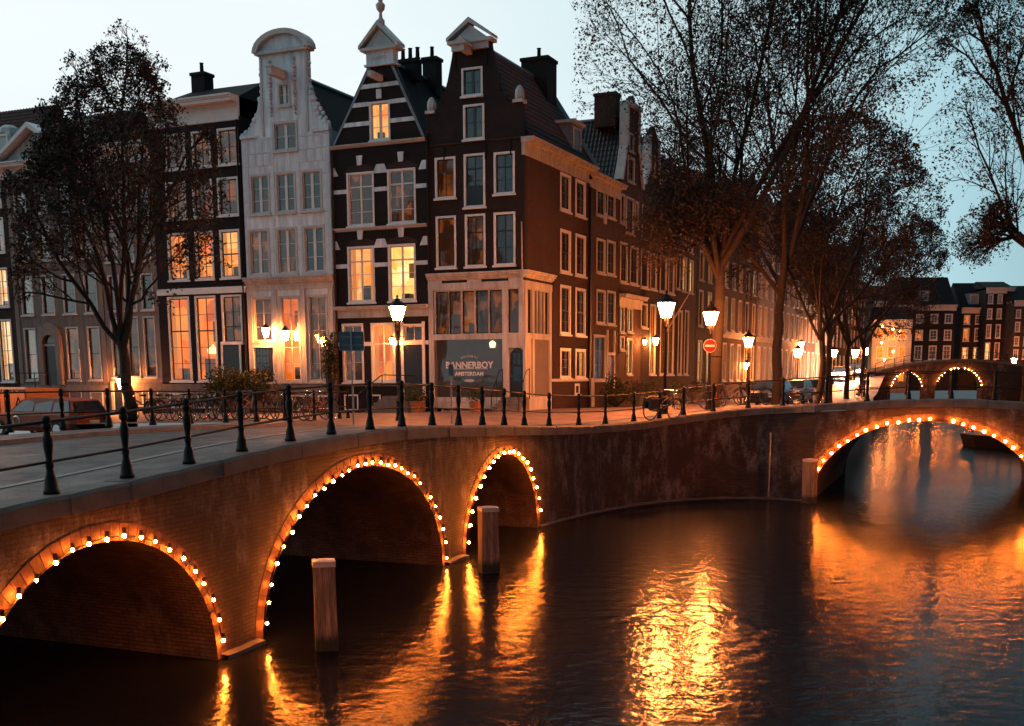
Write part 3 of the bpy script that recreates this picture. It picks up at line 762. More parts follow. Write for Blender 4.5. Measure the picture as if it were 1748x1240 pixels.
    if curtain:
        k = key('curt', iw, ih, curtain)
        if k not in WC:
            mb = MB()
            for side in (0, 1):
                cwid = iw*.2; n_ = 9; vs = []
                xx = np.linspace(0, cwid, n_)
                if side: xx = iw-xx[::-1]
                for z in (0, ih):
                    for i, x in enumerate(xx): vs.append((x, .22+.02*math.sin(i*2.2), z))
                mb.add(vs, [(i, i+1, i+1+n_, i+n_) for i in range(n_-1)])
            WC[k] = mb.mesh('curtain'); WC[k].materials.append(M[curtain])
        link('curtain', WC[k], None, win, (cw, 0, cw*.8))
    return win
def cornice(root, x0, x1, z0, z1, out_=.45, m='white', name='cornice', base=(0, 0, 0), frieze=True, ends=.0):
    h = z1-z0; mb = MB()
    if frieze: mb.box(x0-.0, x1+.0, -.05, .1, z0, z0+h*.55)
    st = [(.55, .62, .12), (.62, .72, .22), (.72, .86, .8), (.86, .93, .9), (.93, 1.0, 1.0)] if frieze else [(0, .2, .15), (.2, .5, .45), (.5, .8, .8), (.8, 1, 1)]
    for a, b_, o in st: mb.box(x0-ends*o, x1+ends*o, -out_*o, .1, z0+h*a, z0+h*b_)
    if frieze: mb.box(x0, x1, -.08, -.04, z0+h*.02, z0+h*.1)
    bx, by, bt = base
    return link(name, mb, m, root, (bx, by, -ZG), (0, 0, bt))
def sloped(root, p00, p10, p01, p11, m, name='roof', tiles=False, cw=.24, rh=.34, stuffy=True):
    """roof slope from the eaves line p00-p10 up to the ridge line p01-p11 (local coordinates)"""
    p00, p10, p01, p11 = [np.array(p, float) for p in (p00, p10, p01, p11)]
    mb = MB()
    nrm = np.cross(p10-p00, p01-p00); nrm /= np.linalg.norm(nrm)
    if nrm[2] < 0: nrm = -nrm
    Lx = np.linalg.norm(p10-p00); Ly = np.linalg.norm(p01-p00)
    if tiles:
        nc = max(4, int(Lx/cw)*4); nr = int(Ly/rh)
        for j in range(nr):
            for e_, t in ((0, j/nr), (1, (j+1)/nr)):
                for i in range(nc+1):
                    s = i/nc; q = (p00*(1-s)+p10*s)*(1-t)+(p01*(1-s)+p11*s)*t
                    q = q+nrm*(.035*math.sin(i*math.pi/2)+(.05 if e_ == 0 else .01)); mb.v.append(tuple(q))
            k = j*2*(nc+1)
            for i in range(nc): mb.f.append((k+i, k+i+1, k+nc+2+i, k+nc+1+i))
            if j:
                pk = (j-1)*2*(nc+1)+nc+1
                for i in range(nc): mb.f.append((pk+i, pk+i+1, k+i+1, k+i))
    base = [p00, p10, p11, p01]
    lo = [q-nrm*.12 for q in base]; k = len(mb.v)
    mb.v += [tuple(q-nrm*.01) for q in base]+[tuple(q) for q in lo]
    mb.f += [(k, k+1, k+2, k+3), (k+7, k+6, k+5, k+4), (k, k+4, k+5, k+1), (k+1, k+5, k+6, k+2), (k+2, k+6, k+7, k+3), (k+3, k+7, k+4, k)]
    o = link(name, mb, m, root, (0, 0, -ZG))
    if tiles and stuffy: stuff(o)
    return o
def ridge_roof(root, x0, x1, y0, y1, ze, zr, m, tiles=(False, False), over=.0, xr=None):
    """roof whose ridge runs away from the street"""
    xm = (x0+x1)/2 if xr is None else xr
    sloped(root, (x0-over, y0, ze), (x0-over, y1, ze), (xm, y0, zr), (xm, y1, zr), m, 'roof', tiles[0])
    sloped(root, (x1+over, y0, ze), (x1+over, y1, ze), (xm, y0, zr), (xm, y1, zr), m, 'roof', tiles[1])
    mb = MB().prism([(x0, ze), (x1, ze), (xm, zr)], y1-.05, y1)
    link('rear_gable', mb, 'brick_black', root, (0, 0, -ZG))
    link('ridge', MB().tube([(xm, y0, zr+.02), (xm, y1, zr+.02)], .11, 6), 'lead', root, (0, 0, -ZG))
def cross_roof(root, x0, x1, y0, y1, ze, zr, m, tiles=False):
    """roof whose ridge runs along the street"""
    ym = (y0+y1)/2
    sloped(root, (x0, y0, ze), (x1, y0, ze), (x0, ym, zr), (x1, ym, zr), m, 'roof', tiles)
    sloped(root, (x1, y1, ze), (x0, y1, ze), (x1, ym, zr), (x0, ym, zr), m, 'roof', False)
    for x in (x0, x1-.1): link('side_gable', MB().add([(x, y0, ze), (x, y1, ze), (x, ym, zr), (x+.1, y0, ze), (x+.1, y1, ze), (x+.1, ym, zr)],
        [(0, 1, 2), (5, 4, 3), (0, 3, 4, 1), (1, 4, 5, 2), (2, 5, 3, 0)]), 'brick_black', root, (0, 0, -ZG))
def body(root, x0, x1, ztop, depth, m, name='wall'):
    y0 = .3; z0 = 2.6-ZG; zt = ztop-ZG
    mb = MB().add([(x0, y0, z0), (x1, y0, z0), (x1, depth, z0), (x0, depth, z0), (x0, y0, zt), (x1, y0, zt), (x1, depth, zt), (x0, depth, zt)],
        [(1, 2, 6, 5), (2, 3, 7, 6), (3, 0, 4, 7), (4, 5, 6, 7)])
    return link(name, mb, m, root)
def chimney(root, x, y, z0, z1, wx=.9, wy=.9, m='brick_black', pots=2):
    c = MB().box(-wx/2, wx/2, -wy/2, wy/2, 0, z1-z0).box(-wx/2-.06, wx/2+.06, -wy/2-.06, wy/2+.06, z1-z0-.18, z1-z0-.02)
    o = link('chimney', c, m, root, (x, y, z0-ZG))
    for i in range(pots):
        link('chimney_pot', MB().lathe([(.13, 0), (.15, .05), (.11, .1), (.10, .5), (.13, .55)], 8), m, o, ((i-(pots-1)/2)*.42, 0, z1-z0))
    return o
def house(name, f, x0, x1, label, group=None):
    """f: 'W' on the west front, 'S' on the side front. Local x runs along the facade, y into the house, z up from the street"""
    if f == 'W': p = W(x0, 0); rz = ANG
    else: p = W(0, x0); rz = ANG+math.pi/2
    return empty(name, (p[0], p[1], ZG), rz, label, 'house', group)
def build_house(root, X0, X1, outl, wins, m, depth=9, ztop=None, wallname='wall', body_m=None):
    """outl in absolute (x,z); wins list of (x0,x1,z0,z1,kwargs)"""
    L_ = [(x-X0, z-ZG) for x, z in outl]
    holes = []
    for x0, x1, z0, z1, kw in wins:
        c = .06; holes.append([(x0-X0+c, z0-ZG+c), (x1-X0-c, z0-ZG+c), (x1-X0-c, z1-ZG-c), (x0-X0+c, z1-ZG-c)])
    link(wallname, panel(L_, holes), m, root)
    body(root, 0, X1-X0, ztop or max(z for x, z in outl), depth, body_m or m)
    for x0, x1, z0, z1, kw in wins: window(root, x0-X0, x1-X0, z0, z1, **kw)
def grid(f, cols, rows, kw, xoff=0, vary=None):
    """windows from surveyed columns and rows: cols = [(x0,x1)], rows = [(x_ref,y0,y1)]"""
    res = []
    for r_i, (yr, y0, y1) in enumerate(rows):
        for c_i, (cx0, cx1, xr) in enumerate(cols):
            pass
    return res
def wins_px(f, rects, **kw):
    out_ = []
    for r_ in rects:
        k = dict(kw)
        if len(r_) > 4: k.update(r_[4])
        out_.append((*rect(f, *r_[:4]), k))
    return out_
def level(ws, idx):
    """give the windows of one storey the same sill and head height"""
    z0 = np.mean([ws[i][2] for i in idx]); z1 = np.mean([ws[i][3] for i in idx])
    for i in idx: ws[i] = (ws[i][0], ws[i][1], z0, z1, ws[i][4])
def T(f, *pts): return [f(*p) for p in pts]

# ---- corner house: dark brick, neck gable, shop on the ground floor
X0, X1 = -5.17, 0.0
HB = 8.85
r = house('corner_house', 'W', X0, X1, 'tall dark brick corner house with neck gable, red tiled roof and white timber shopfront')
lx = lambda a: a-X0
zsh = 9.75
kw = dict(cols=2, rows=3, case='white', sash='dark_paint', lit='room_dark')
ws = wins_px(fa, [(742.5, 269, 778, 339), (792, 262.5, 828.5, 354), (843, 259, 879, 331),
    (744.6, 369, 779, 457), (794, 366, 829, 455), (843, 362, 880, 453),
    (788, 115, 824, 164), (791, 178, 827, 238)], **kw)
level(ws, [0, 2]); level(ws, [3, 4, 5])
ws[0][4].update(cols=2, rows=3, mid=2, lit='room_dim'); ws[2][4].update(cols=2, rows=3, mid=2); ws[1][4].update(cols=2, rows=4, mid=3)
for i in (3, 4, 5): ws[i][4].update(cols=2, rows=3, mid=2, lit='room_dim' if i != 5 else 'room_dark', curtain=None)
for i in (6, 7): ws[i][4].update(cols=2, rows=2, mull=.12)
outl = [(X0, 2.6), (X1, 2.6), (X1, 16.3), (-.15, 17.55), (-.55, 17.6)] + T(fa, (865, 172), (852, 140), (842, 105), (836, 68), (774, 75), (771, 100), (764, 138), (755, 172)) + [(-4.75, 17.5), (X0, 17.4)]
# cut the facade above the shop; the shop front is timber below
outl_up = [(X0, zsh)]+[(X1, zsh)]+outl[2:]
L_ = [(x-X0, z-ZG) for x, z in outl_up]
holes = [[(x0-X0+.06, z0-ZG+.06), (x1-X0-.06, z0-ZG+.06), (x1-X0-.06, z1-ZG-.06), (x0-X0+.06, z1-ZG-.06)] for x0, x1, z0, z1, k in ws]
link('wall', panel(L_, holes), 'brick_dark', r)
for x0, x1, z0, z1, k in ws: window(r, x0-X0, x1-X0, z0, z1, **k)
# balcony board of the middle door-window
w1 = ws[1]; link('door_panel', MB().box(w1[0]-X0+.12, w1[1]-X0-.12, .02, .06, w1[2]-ZG+.1, w1[2]-ZG+1.0), 'black_door', r)
# side wall with its windows
sws = wins_px(sb, [(956, 300, 974, 362), (982, 306, 999.5, 369), (956, 394, 974, 467), (982, 400, 999.5, 471), (956, 488, 974, 570), (982, 492, 999.5, 575),
    (956, 595, 974, 645), (982, 596, 999.5, 646)], cols=2, rows=4, mid=2, sash='dark_paint', case='white', casew=.14, lit='room_dark')
for a, b_ in ((0, 1), (2, 3), (4, 5), (6, 7)): level(sws, [a, b_])
for i in (6, 7): sws[i][4].update(lit='room_warm' if i == 7 else 'room_dim', rows=3, mid=None)
b_shop = 3.35
so_ = [(0, zsh), (b_shop, zsh), (b_shop, 2.6), (HB, 2.6), (HB, 15.45), (0, 15.45)]
cut = [(b_, z-ZG) for b_, z in so_]
holes = [[(x0+.06, z0-ZG+.06), (x1-.06, z0-ZG+.06), (x1-.06, z1-ZG-.06), (x0+.06, z1-ZG-.06)] for x0, x1, z0, z1, k in sws]
sw = link('side_wall', panel(cut, holes), 'brick_red', r, (lx(0)+.002, .302, 0), (0, 0, math.pi/2))
SB = (lx(0), 0, math.pi/2)
for x0, x1, z0, z1, k in sws: window(r, x0, x1, z0, z1, base=SB, **k)
body(r, 0, lx(0)-.35, 15.4, HB, 'brick_black')
# raking plinth band and small basement doors on the side
link('plinth_band', MB().box(b_shop, HB, -.06, .02, 4.72-ZG, 4.86-ZG), 'offwhite', r, SB[:2]+(0,), (0, 0, SB[2]))
for q in ((1003-23, 655, 990, 674), (1002, 655, 1015, 709)):
    pass
bd = rect(sb, 981, 655, 989, 674)
window(r, bd[0], bd[1], bd[2], bd[3], cols=1, rows=1, base=SB, lit='room_dark', casew=.12, name='small_window')
# cornice on the side, roof, chimney, dormer
cornice(r, -.1, HB+.1, 15.2, 15.98, .55, 'cream', 'side_cornice', SB, ends=.1)
zr = 20.45; xm = lx(-2.62); ze = 15.9
sloped(r, (lx(.25), .32, ze), (lx(.25), HB+.1, ze), (xm, .32, zr), (xm, HB+.1, zr), 'tile_red', 'roof_tiles', True)
sloped(r, (lx(X0), .32, 16.5), (lx(X0), HB, 16.5), (xm, .32, zr), (xm, HB, zr), 'tile_red', 'roof')
link('rear_gable', MB().prism([(0, 15.4), (lx(.2), 15.4), (xm, zr-.1)], HB-.2, HB), 'brick_black', r, (0, 0, -ZG))
link('ridge_cap', MB().tube([(xm, .3, zr+.04), (xm, HB+.1, zr+.04)], .13, 6), 'lead', r, (0, 0, -ZG))
link('verge', MB().tube([(xm, HB+.15, zr+.05), (lx(.35), HB+.15, ze+.1)], .17, 4), 'lead', r, (0, 0, -ZG))
chimney(r, xm+.1, HB-1.0, 19.2, 21.5, 1.5, 1.3, 'brick_black', 1)
dm = empty('dormer', (0, 0, 0), 0, '', ''); del dm['label'], dm['category']
bpy.data.objects.remove(dm)
dz = 16.2
dmr = link('dormer', MB().box(-1.5, .1, 6.6, 8.0, 0, 1.7), 'lead', r, (lx(-.25), 0, dz-ZG))
link('dormer_roof', MB().box(-1.6, .28, 6.45, 8.15, 1.7, 1.86), 'cream', dmr)
window(r, 6.75, 7.85, dz+.15, dz+1.55, cols=2, rows=2, base=(lx(-.14), 0, math.pi/2), lit='room_dark', case='offwhite', depth=.2, sill=False, casew=.08)
# gable crown
pz = fa(836, 68)[1]; pa0, pa1 = fa(766, 72)[0], fa(842, 68)[0]
crown = MB().box(lx(pa0)+.2, lx(pa1)-.2, -.14, .42, pz-.35, pz-.05).box(lx(pa0)+.02, lx(pa1)-.02, -.24, .46, pz-.05, pz+.1)
link('crown_band', crown, 'offwhite', r, (0, 0, -ZG))
pm = (lx(pa0)+lx(pa1))/2
pd = MB().prism([(lx(pa0)+.25, pz+.1), (lx(pa1)-.25, pz+.1), (pm, pz+.75)], -.1, .4)
link('pediment', pd, 'offwhite', r, (0, 0, -ZG))
for sgn in (0, 1):
    xe = lx(pa1)+.02 if sgn else lx(pa0)-.02
    link('pediment_moulding', MB().prism([(xe, pz+.1), (xe, pz+.24), (pm, pz+1.06), (pm, pz+.84)] if not sgn else [(xe, pz+.1), (pm, pz+.84), (pm, pz+1.06), (xe, pz+.24)], -.26, .44), 'offwhite', r, (0, 0, -ZG))
for a in (-4.92, -.3):
    zf_ = 17.45 if a < -1 else 17.55
    link('finial', MB().box(-.25, .25, -.1, .4, 0, .14).lathe([(.2, .14), (.24, .3), (.22, .55), (.12, .72), (.03, .78)], 8, (0, .15, 0)), 'offwhite', r, (lx(a), 0, zf_-ZG))
# hoist
link('hoist_beam', MB().box(-.14, .14, -.9, .1, 0, .3).prism([(-.3, .3), (.3, .3), (0, .62)], -1.0, .1), 'offwhite', r, (lx(fa(797, 90)[0])+.15, 0, fa(797, 95)[1]-ZG))
link('brick_band', MB().box(.0, lx(0), -.05, .02, 15.95-ZG, 16.03-ZG), 'brick_brown', r)
for a, z in ((-4.3, 18.2), (-1.2, 18.5), (-4.2, 15.6), (-2.9+.9, 15.5), (-.7, 15.6), (-3.55, 19.7), (-1.9, 19.7)):
    link('wall_anchor', MB().box(-.03, .03, -.05, .0, -.35, .35), 'iron', r, (lx(a), 0, z-ZG))
link('drainpipe', MB().tube([(.1, -.09, zsh-ZG), (.1, -.09, 16.6-ZG)], .05, 6), 'iron', r)
# ---- shopfront: posts, beams, transom lights, blind, door, steps
zt1, zt0 = 9.25, 7.02     # transom lights
zw1, zw0 = 6.78, 3.98     # shop window
shop = MB().box(0, lx(0)+.06, -.08, .25, 9.16-ZG, 9.5-ZG).box(0, lx(0)+.05, -.05, .25, 6.78-ZG, 7.02-ZG).box(0, .26, -.06, .25, 3.0-ZG, 9.16-ZG)
aw = [fa(x, 540)[0]-X0 for x in (743, 858, 866, 887)]
shop.box(aw[1], aw[2], -.055, .25, 7.02-ZG, 9.16-ZG).box(aw[3], lx(0)+.05, -.055, .25, 7.02-ZG, 9.16-ZG)
dx0, dx1 = fa(869, 630)[0]-X0, fa(899, 630)[0]-X0-.1
shop.box(aw[1], dx0, -.055, .25, 3.0-ZG, 6.78-ZG).box(dx1, lx(0)+.04, -.055, .25, 3.0-ZG, 6.78-ZG)
shop.box(.26, aw[1], -.07, .25, 3.45-ZG, zw0-ZG)
shop.box(dx0, dx1, -.05, .25, 6.35-ZG, 6.78-ZG)
link('shopfront_frame', shop, 'cream', r)
cornice(r, -.02, lx(0)+.1, zsh-.12, zsh+.22, .30, 'cream', 'shop_cornice', frieze=False)
fas = MB().box(0, lx(0), -.02, .25, 9.5-ZG, zsh-.12-ZG+.01); link('fascia', fas, 'black_door', r)
for x in (0.0, 2.15, 4.35): link('fascia_block', MB().box(x, x+.75, -.06, .0, 9.5-ZG, 9.63-ZG), 'offwhite', r)
xs = np.linspace(aw[0], aw[1], 6)
for i in range(5):
    lit = ['room_dim', 'room_dim', 'room_dim', 'room_orange', 'room_dim'][i] if i != 3 else 'room_dim'
    window(r, xs[i]-.03, xs[i+1]+.03, zt0, 9.16, cols=1, rows=1, casew=.055, case='cream', sash='black_door', lit='room_dim', sill=False, name='transom_window')
window(r, aw[2]-.02, aw[3]+.02, zt0, 9.16, cols=1, rows=1, casew=.06, case='cream', sash='black_door', lit='room_dim', sill=False, name='transom_window')
# orange parasol-shaped lamp shade seen behind the transom lights
big = link('shop_window', MB().box(aw[0], aw[1], .06, .10, zw0-ZG, zw1-ZG).box(aw[0], aw[0]+.05, -.0, .1, zw0-ZG, zw1-ZG), 'blind', r)
link('pane', MB().box(aw[0], aw[1], .02, .03, zw0-ZG, zw1-ZG), 'glass', big)
def text_mesh(s, size, m, parent, loc, rot=(R(90), 0, 0), name='lettering', extrude=.006, align='CENTER', bold=0.0, shear=0, arc=None):
    cu = bpy.data.curves.new(name, 'FONT'); cu.body = s; cu.size = size; cu.extrude = extrude; cu.align_x = align; cu.offset = bold; cu.resolution_u = 2
    to = bpy.data.objects.new('tmp', cu); COL.objects.link(to)
    dg = bpy.context.evaluated_depsgraph_get(); me = bpy.data.meshes.new_from_object(to.evaluated_get(dg)); bpy.data.objects.remove(to)
    if arc:
        for v_ in me.vertices:
            a = v_.co.x/arc; r_ = arc+v_.co.y; v_.co.x = r_*math.sin(a); v_.co.y = r_*math.cos(a)-arc
    return link(name, me, m, parent, loc, rot)
cx = (fa(767, 625)[0]+fa(835, 625)[0])/2-X0
text_mesh('BANNERBOY', .44, 'sign_white', big, (cx, .01, fa(800, 628)[1]-ZG-.02), bold=.012)
text_mesh('AMSTERDAM', .27, 'sign_white', big, (cx, .012, fa(800, 641)[1]-ZG-.02), bold=.008)
text_mesh('WELCOME TO', .14, 'sign_white', big, (cx, .012, fa(800, 611)[1]-ZG+.02), arc=1.1)
link('emblem_bar', MB().box(cx-1.0, cx+1.0, .005, .013, fa(800, 630.5)[1]-ZG, fa(800, 630)[1]-ZG+.01), 'sign_white', big)
link('emblem_oval', MB().prism([(cx+.28*math.cos(t), fa(800, 650)[1]-ZG+.07*math.sin(t)) for t in np.linspace(0, 2*math.pi, 16)[:-1]], .005, .013), 'offwhite', big)
link('inner_lamp', MB().lathe([(.04, .2), (.17, .1), (.13, -.12)], 8), 'shade', r, (aw[1]-.55, -.0, 6.5-ZG))
# shop door, arched and glazed
ar = [(dx0+.05, 4.05-ZG), (dx1-.05, 4.05-ZG)]+[((dx0+dx1)/2+(dx1-dx0-.1)/2*math.cos(t), 6.0-ZG+.33*math.sin(t)) for t in np.linspace(0, math.pi, 9)]
door = link('door', MB().prism(ar, .06, .12), 'black_door', r)
link('spandrel', MB().box(dx0, dx1, .13, .16, 5.9-ZG, 6.5-ZG), 'cream', r)
for j in range(3): link('pane', MB().box(dx0+.2+j*.22, dx0+.36+j*.22, .05, .062, 5.55-ZG, 6.1-ZG), 'glass', door)
link('pane', MB().box(dx0+.2, dx1-.2, .05, .062, 4.75-ZG, 5.45-ZG), 'glass', door)
link('handle', MB().ball((0, 0, 0), .04), 'chrome', door, (dx0+.16, .0, 5.0-ZG))
st = MB()
for i in range(5):
    st.box(dx0-.3-.02*i, dx1+.25+.02*i, -.35-.27*i, -.08-.27*i+ (0), 3.1-ZG, 4.0-ZG-.15*i)
link('stoop', st, 'grey_stone', r)
for x in (dx0-.3, dx1+.3):
    link('stoop_rail', MB().tube([(x, -.12, 5.35-ZG), (x, -.5, 5.25-ZG), (x, -.95, 4.7-ZG), (x, -1.4, 4.15-ZG), (x, -1.45, 3.2-ZG)], .022, 6).tube([(x, -.12, 5.35-ZG), (x, -.12, 3.9-ZG)], .02, 6).tube([(x, -.8, 4.9-ZG), (x, -.8, 3.5-ZG)], .015, 5), 'iron', r)
# basement lights under the shop window
for x in (755, 782):
    a = fa(x, 700)[0]-X0
    window(r, a, a+1.0, 3.28, 3.75, cols=2, rows=1, lit='room_dark', case='cream', sill=False, casew=.05, proud=.09, name='basement_window')
# side of the shopfront
bs = [sb(x, 540)[0] for x in (900, 907, 912, 934)]
sf = MB().box(-.05, b_shop, -.085, .08, 9.16-ZG, 9.5-ZG).box(0, b_shop, -.055, .08, 6.78-ZG, 7.02-ZG).box(-.05, .25, -.06, .08, 3.0-ZG, 9.16-ZG).box(b_shop-.3, b_shop, -.06, .08, 3.0-ZG, 9.16-ZG).box(.25, b_shop-.3, -.05, .08, 3.0-ZG, 4.0-ZG)
sf.box(.85, 1.1, -.055, .08, 4.0-ZG, 9.16-ZG)
link('shopfront_frame', sf, 'cream', r, SB[:2]+(0,), (0, 0, SB[2]))
for x0, x1 in ((.25, .87), (1.1, 1.55), (1.55, 2.0), (2.0, 2.45), (2.45, 3.07)):
    window(r, x0, x1, zt0, 9.16, cols=1, rows=1, casew=.05, case='cream', sash='black_door', lit='room_dim', base=SB, sill=False, name='transom_window')
link('side_panel', MB().box(1.1, b_shop-.3, .02, .1, 4.0-ZG, 6.78-ZG), 'blind', r, SB[:2]+(0,), (0, 0, SB[2]))
link('side_panel', MB().box(.25, .86, .02, .1, 4.0-ZG, 6.78-ZG), 'cream', r, SB[:2]+(0,), (0, 0, SB[2]))
cornice(r, -.3, b_shop+.1, zsh-.12, zsh+.22, .30, 'cream', 'shop_cornice', SB, frieze=False)
link('fascia', MB().box(0, b_shop, -.02, .3, 9.5-ZG, zsh-.11-ZG), 'brick_red', r, SB[:2]+(0,), (0, 0, SB[2]))
# flagpole on the corner
fpz = fa(905, 380)[1]
tag(link('flagpole', MB().tube([(0, 0, 0), (.10, -.35, fpz-8.3)], [.045, .03], 6), 'flag_wood', None, (*W(-.05, -.12), 8.3)), 'tall bare pale flagpole standing up from the shopfront corner', 'flagpole')
bpy.data.objects['flagpole'].rotation_euler = (0, 0, ANG)

# ---- dark brick house with white bands and lit first floor
X0, X1 = -10.62, -5.19
r = house('banded_house', 'W', X0, X1, 'black brick house with white stone bands, tapering gable and pedimented top')
lx = lambda a, X0=X0: a-X0
kw = dict(cols=2, rows=4, case='white', sash='white', casew=.10, mull=.1, lit='room_dim')
ws = wins_px(fa, [(592.5, 294, 639, 386), (662, 288, 710, 382), (594, 420, 640, 516), (663, 417, 710, 515), (630.6, 173, 666, 240)], **kw)
level(ws, [0, 1]); level(ws, [2, 3])
for i in (0, 1): ws[i][4].update(mid=3)
ws[2][4].update(lit='room_warm', mid=3, curtain='curtain', depth=1.0); ws[3][4].update(lit='room_bright', mid=3, depth=1.0)
ws[4][4].update(cols=2, rows=3, lit='room_warm', mull=.14)
gw = wins_px(fa, [(585, 552, 621, 653), (634, 552, 675, 653)], cols=2, rows=3, case='white', sash='white', lit='room_orange', mid=2, mull=.06)
level(gw, [0, 1]); gw[0][4]['lit'] = 'room_dim'
dw = rect(fa, 688, 553, 724, 585)
gw.append((*dw, dict(cols=2, rows=1, case='white', sash='white', lit='room_dim', sill=False)))
dr = rect(fa, 688, 589, 724, 676)
ztop = 16.45
gt = 20.25
outl = [(X0, 2.6), (X1, 2.6), (X1, ztop), (X1-.05, ztop+.1), fa(672, 112), fa(628, 113), (X0+.15, ztop+.1), (X0, ztop)]
build_house(r, X0, X1, outl, ws+gw, 'brick_black', 9, ztop)
zc = fa(570, 529)[1]
def band(z, h, x0=None, x1=None, m='white_stone', nm='stone_band', p=.03):
    a, b_ = (0 if x0 is None else x0), (lx(X1) if x1 is None else x1)
    link(nm, MB().box(a, b_, -p, .02, z-ZG, z+h-ZG), m, r)
for (i0, i1) in ((0, 1), (2, 3)):
    zb = ws[i0][2]+(ws[i0][3]-ws[i0][2])*.62
    band(zb, .2, 0, lx(ws[i0][0])); band(zb, .2, lx(ws[i0][1]), lx(ws[i1][0])); band(zb, .2, lx(ws[i1][1]), lx(X1))
    zt_ = ws[i0][3]
    for c_ in (0, (lx(ws[i0][1])+lx(ws[i1][0]))/2, lx(X1)):
        a, b_ = max(0, c_-.42), min(lx(X1), c_+.42); e1 = .2 if c_ > .1 else 0; e2 = .2 if c_ < lx(X1)-.1 else 0
        link('springer_stone', MB().prism([(a, zt_-.12-ZG), (b_, zt_-.12-ZG), (b_-e2, zt_+.3-ZG), (a+e1, zt_+.3-ZG)], -.035, .02), 'white_stone', r)
    for k_ in (i0, i1):
        c_ = (lx(ws[k_][0])+lx(ws[k_][1]))/2
        link('keystone', MB().prism([(c_-.12, zt_+.32-ZG), (c_+.12, zt_+.32-ZG), (c_+.17, zt_+.78-ZG), (c_-.17, zt_+.78-ZG)], -.07, .02), 'white_stone', r)
        pts = [(c_+.95*math.cos(t), zt_-ZG-.05+.42*math.sin(t)) for t in np.linspace(0, math.pi, 9)]
        link('brick_arch', MB().prism(pts, -.025, .02), 'brick_brown', r)
def edge(z):       # gable edges at height z
    (xr, zr_), (xl, zl_) = outl[4], outl[5]
    t = (z-ztop)/(zr_-ztop); return lx(X0+.15)*(1-t)+lx(xl)*t, lx(X1-.05)*(1-t)+lx(xr)*t
for yb, xb in ((148, 622), (180, 605), (214, 590)):
    z = fa(xb, yb)[1]; a, b_ = edge(z); a += .08; b_ -= .08
    if yb == 148: band(z-.12, .2, a, b_)
    else:
        band(z-.12, .2, a, lx(ws[4][0])); band(z-.12, .2, lx(ws[4][1]), b_)
c_ = (lx(ws[4][0])+lx(ws[4][1]))/2
link('keystone', MB().box(c_-.14, c_+.14, -.06, .02, ws[4][3]+.12-ZG, ws[4][3]+.55-ZG), 'white_stone', r)
for s_ in (0, 1):      # raking edge stones
    e0, e1 = edge(ztop)[s_], edge(20.1)[s_]; d_ = .14 if s_ == 0 else -.14
    link('gable_coping', MB().prism([(e0, ztop-ZG), (e0+d_, ztop-ZG), (e1+d_, 20.1-ZG), (e1, 20.1-ZG)][::(1 if s_ == 0 else -1)], -.04, .34), 'lead', r)
cornice(r, 0, lx(X1), ztop-.22, ztop-.06, .2, 'offwhite', 'string_course', frieze=False)
z2 = fa(570, 394)[1]
cornice(r, 0, lx(X1), z2-.1, z2+.06, .16, 'offwhite', 'string_course', frieze=False)
cornice(r, 0, lx(X1), zc-.45, zc+.12, .3, 'cream', 'shop_cornice')
mc = lx((outl[4][0]+outl[5][0])/2); hw = .75
zn = fa(650, 110)[1]
link('gable_neck', MB().box(mc-hw, mc+hw, -.1, .4, zn-ZG, zn+.62-ZG).box(mc-hw-.1, mc+hw+.1, -.16, .46, zn-.08-ZG, zn+.02-ZG), 'white_stone', r)
text_mesh('ANNO', .26, 'offwhite', r, (mc, -.11, zn+.2-ZG), name='carved_letters')
zp = zn+.62
link('pediment', MB().box(mc-1.0, mc+1.0, -.28, .5, zp-ZG, zp+.14-ZG).prism([(mc-.85, zp+.14-ZG), (mc+.85, zp+.14-ZG), (mc, zp+1.0-ZG)], -.1, .4), 'offwhite', r)
for s_ in (-1, 1):
    link('pediment_moulding', MB().prism([(mc+s_*1.08, zp+.1-ZG), (mc+s_*1.08, zp+.26-ZG), (mc, zp+1.32-ZG), (mc, zp+1.1-ZG)][::s_], -.3, .5), 'offwhite', r)
link('finial', MB().lathe([(.2, 0), (.2, .25), (.1, .35), (.07, .6), (.2, .75), (.24, .95), (.1, 1.1), (.16, 1.25), (.05, 1.4), (.03, 2.0)], 8), 'offwhite', r, (mc, .1, zp+1.15-ZG))
link('hoist_beam', MB().box(-.12, .12, -1.1, .1, 0, .26), 'offwhite', r, (mc+.0, 0, fa(628, 142)[1]-ZG))
ridge_roof(r, .1, lx(X1)-.1, .3, 10.5, ztop-.3, 20.45, 'slate')
chimney(r, mc-.1, 5.6, 19.6, 21.6, .8, .7, pots=1); chimney(r, mc-.1, 3.2, 19.9, 20.95, 1.0, .6, pots=3)
# ground floor: door with stoop and iron railing, basement, pilasters
link('door', MB().box(lx(dr[0])+.05, lx(dr[1])-.05, -.02, .03, dr[2]-ZG, dr[3]-ZG).box(lx(dr[0])+.25, lx(dr[1])-.25, -.035, -.02, dr[2]+1.5-ZG, dr[3]-.2-ZG), 'black_door', r)
for x in (dr[0]-.06, dr[1]-.06): link('door_post', MB().box(lx(x), lx(x)+.14, -.08, .05, dr[2]-ZG, dw[3]-ZG+.1), 'white', r)
link('ledge', MB().box(0, lx(X1), -.09, .02, gw[0][2]-.2-ZG, gw[0][2]-.08-ZG), 'plinth', r)
zb_ = (gw[0][2]+gw[0][3])/2+.35
link('lintel_beam', MB().box(0, lx(gw[0][0]), -.06, .0, zb_-ZG, zb_+.2-ZG).box(lx(gw[0][1]), lx(gw[1][0]), -.06, .0, zb_-ZG, zb_+.2-ZG).box(lx(gw[1][1]), lx(X1), -.06, .0, zb_-ZG+.02, zb_+.22-ZG), 'white', r)
st = MB()
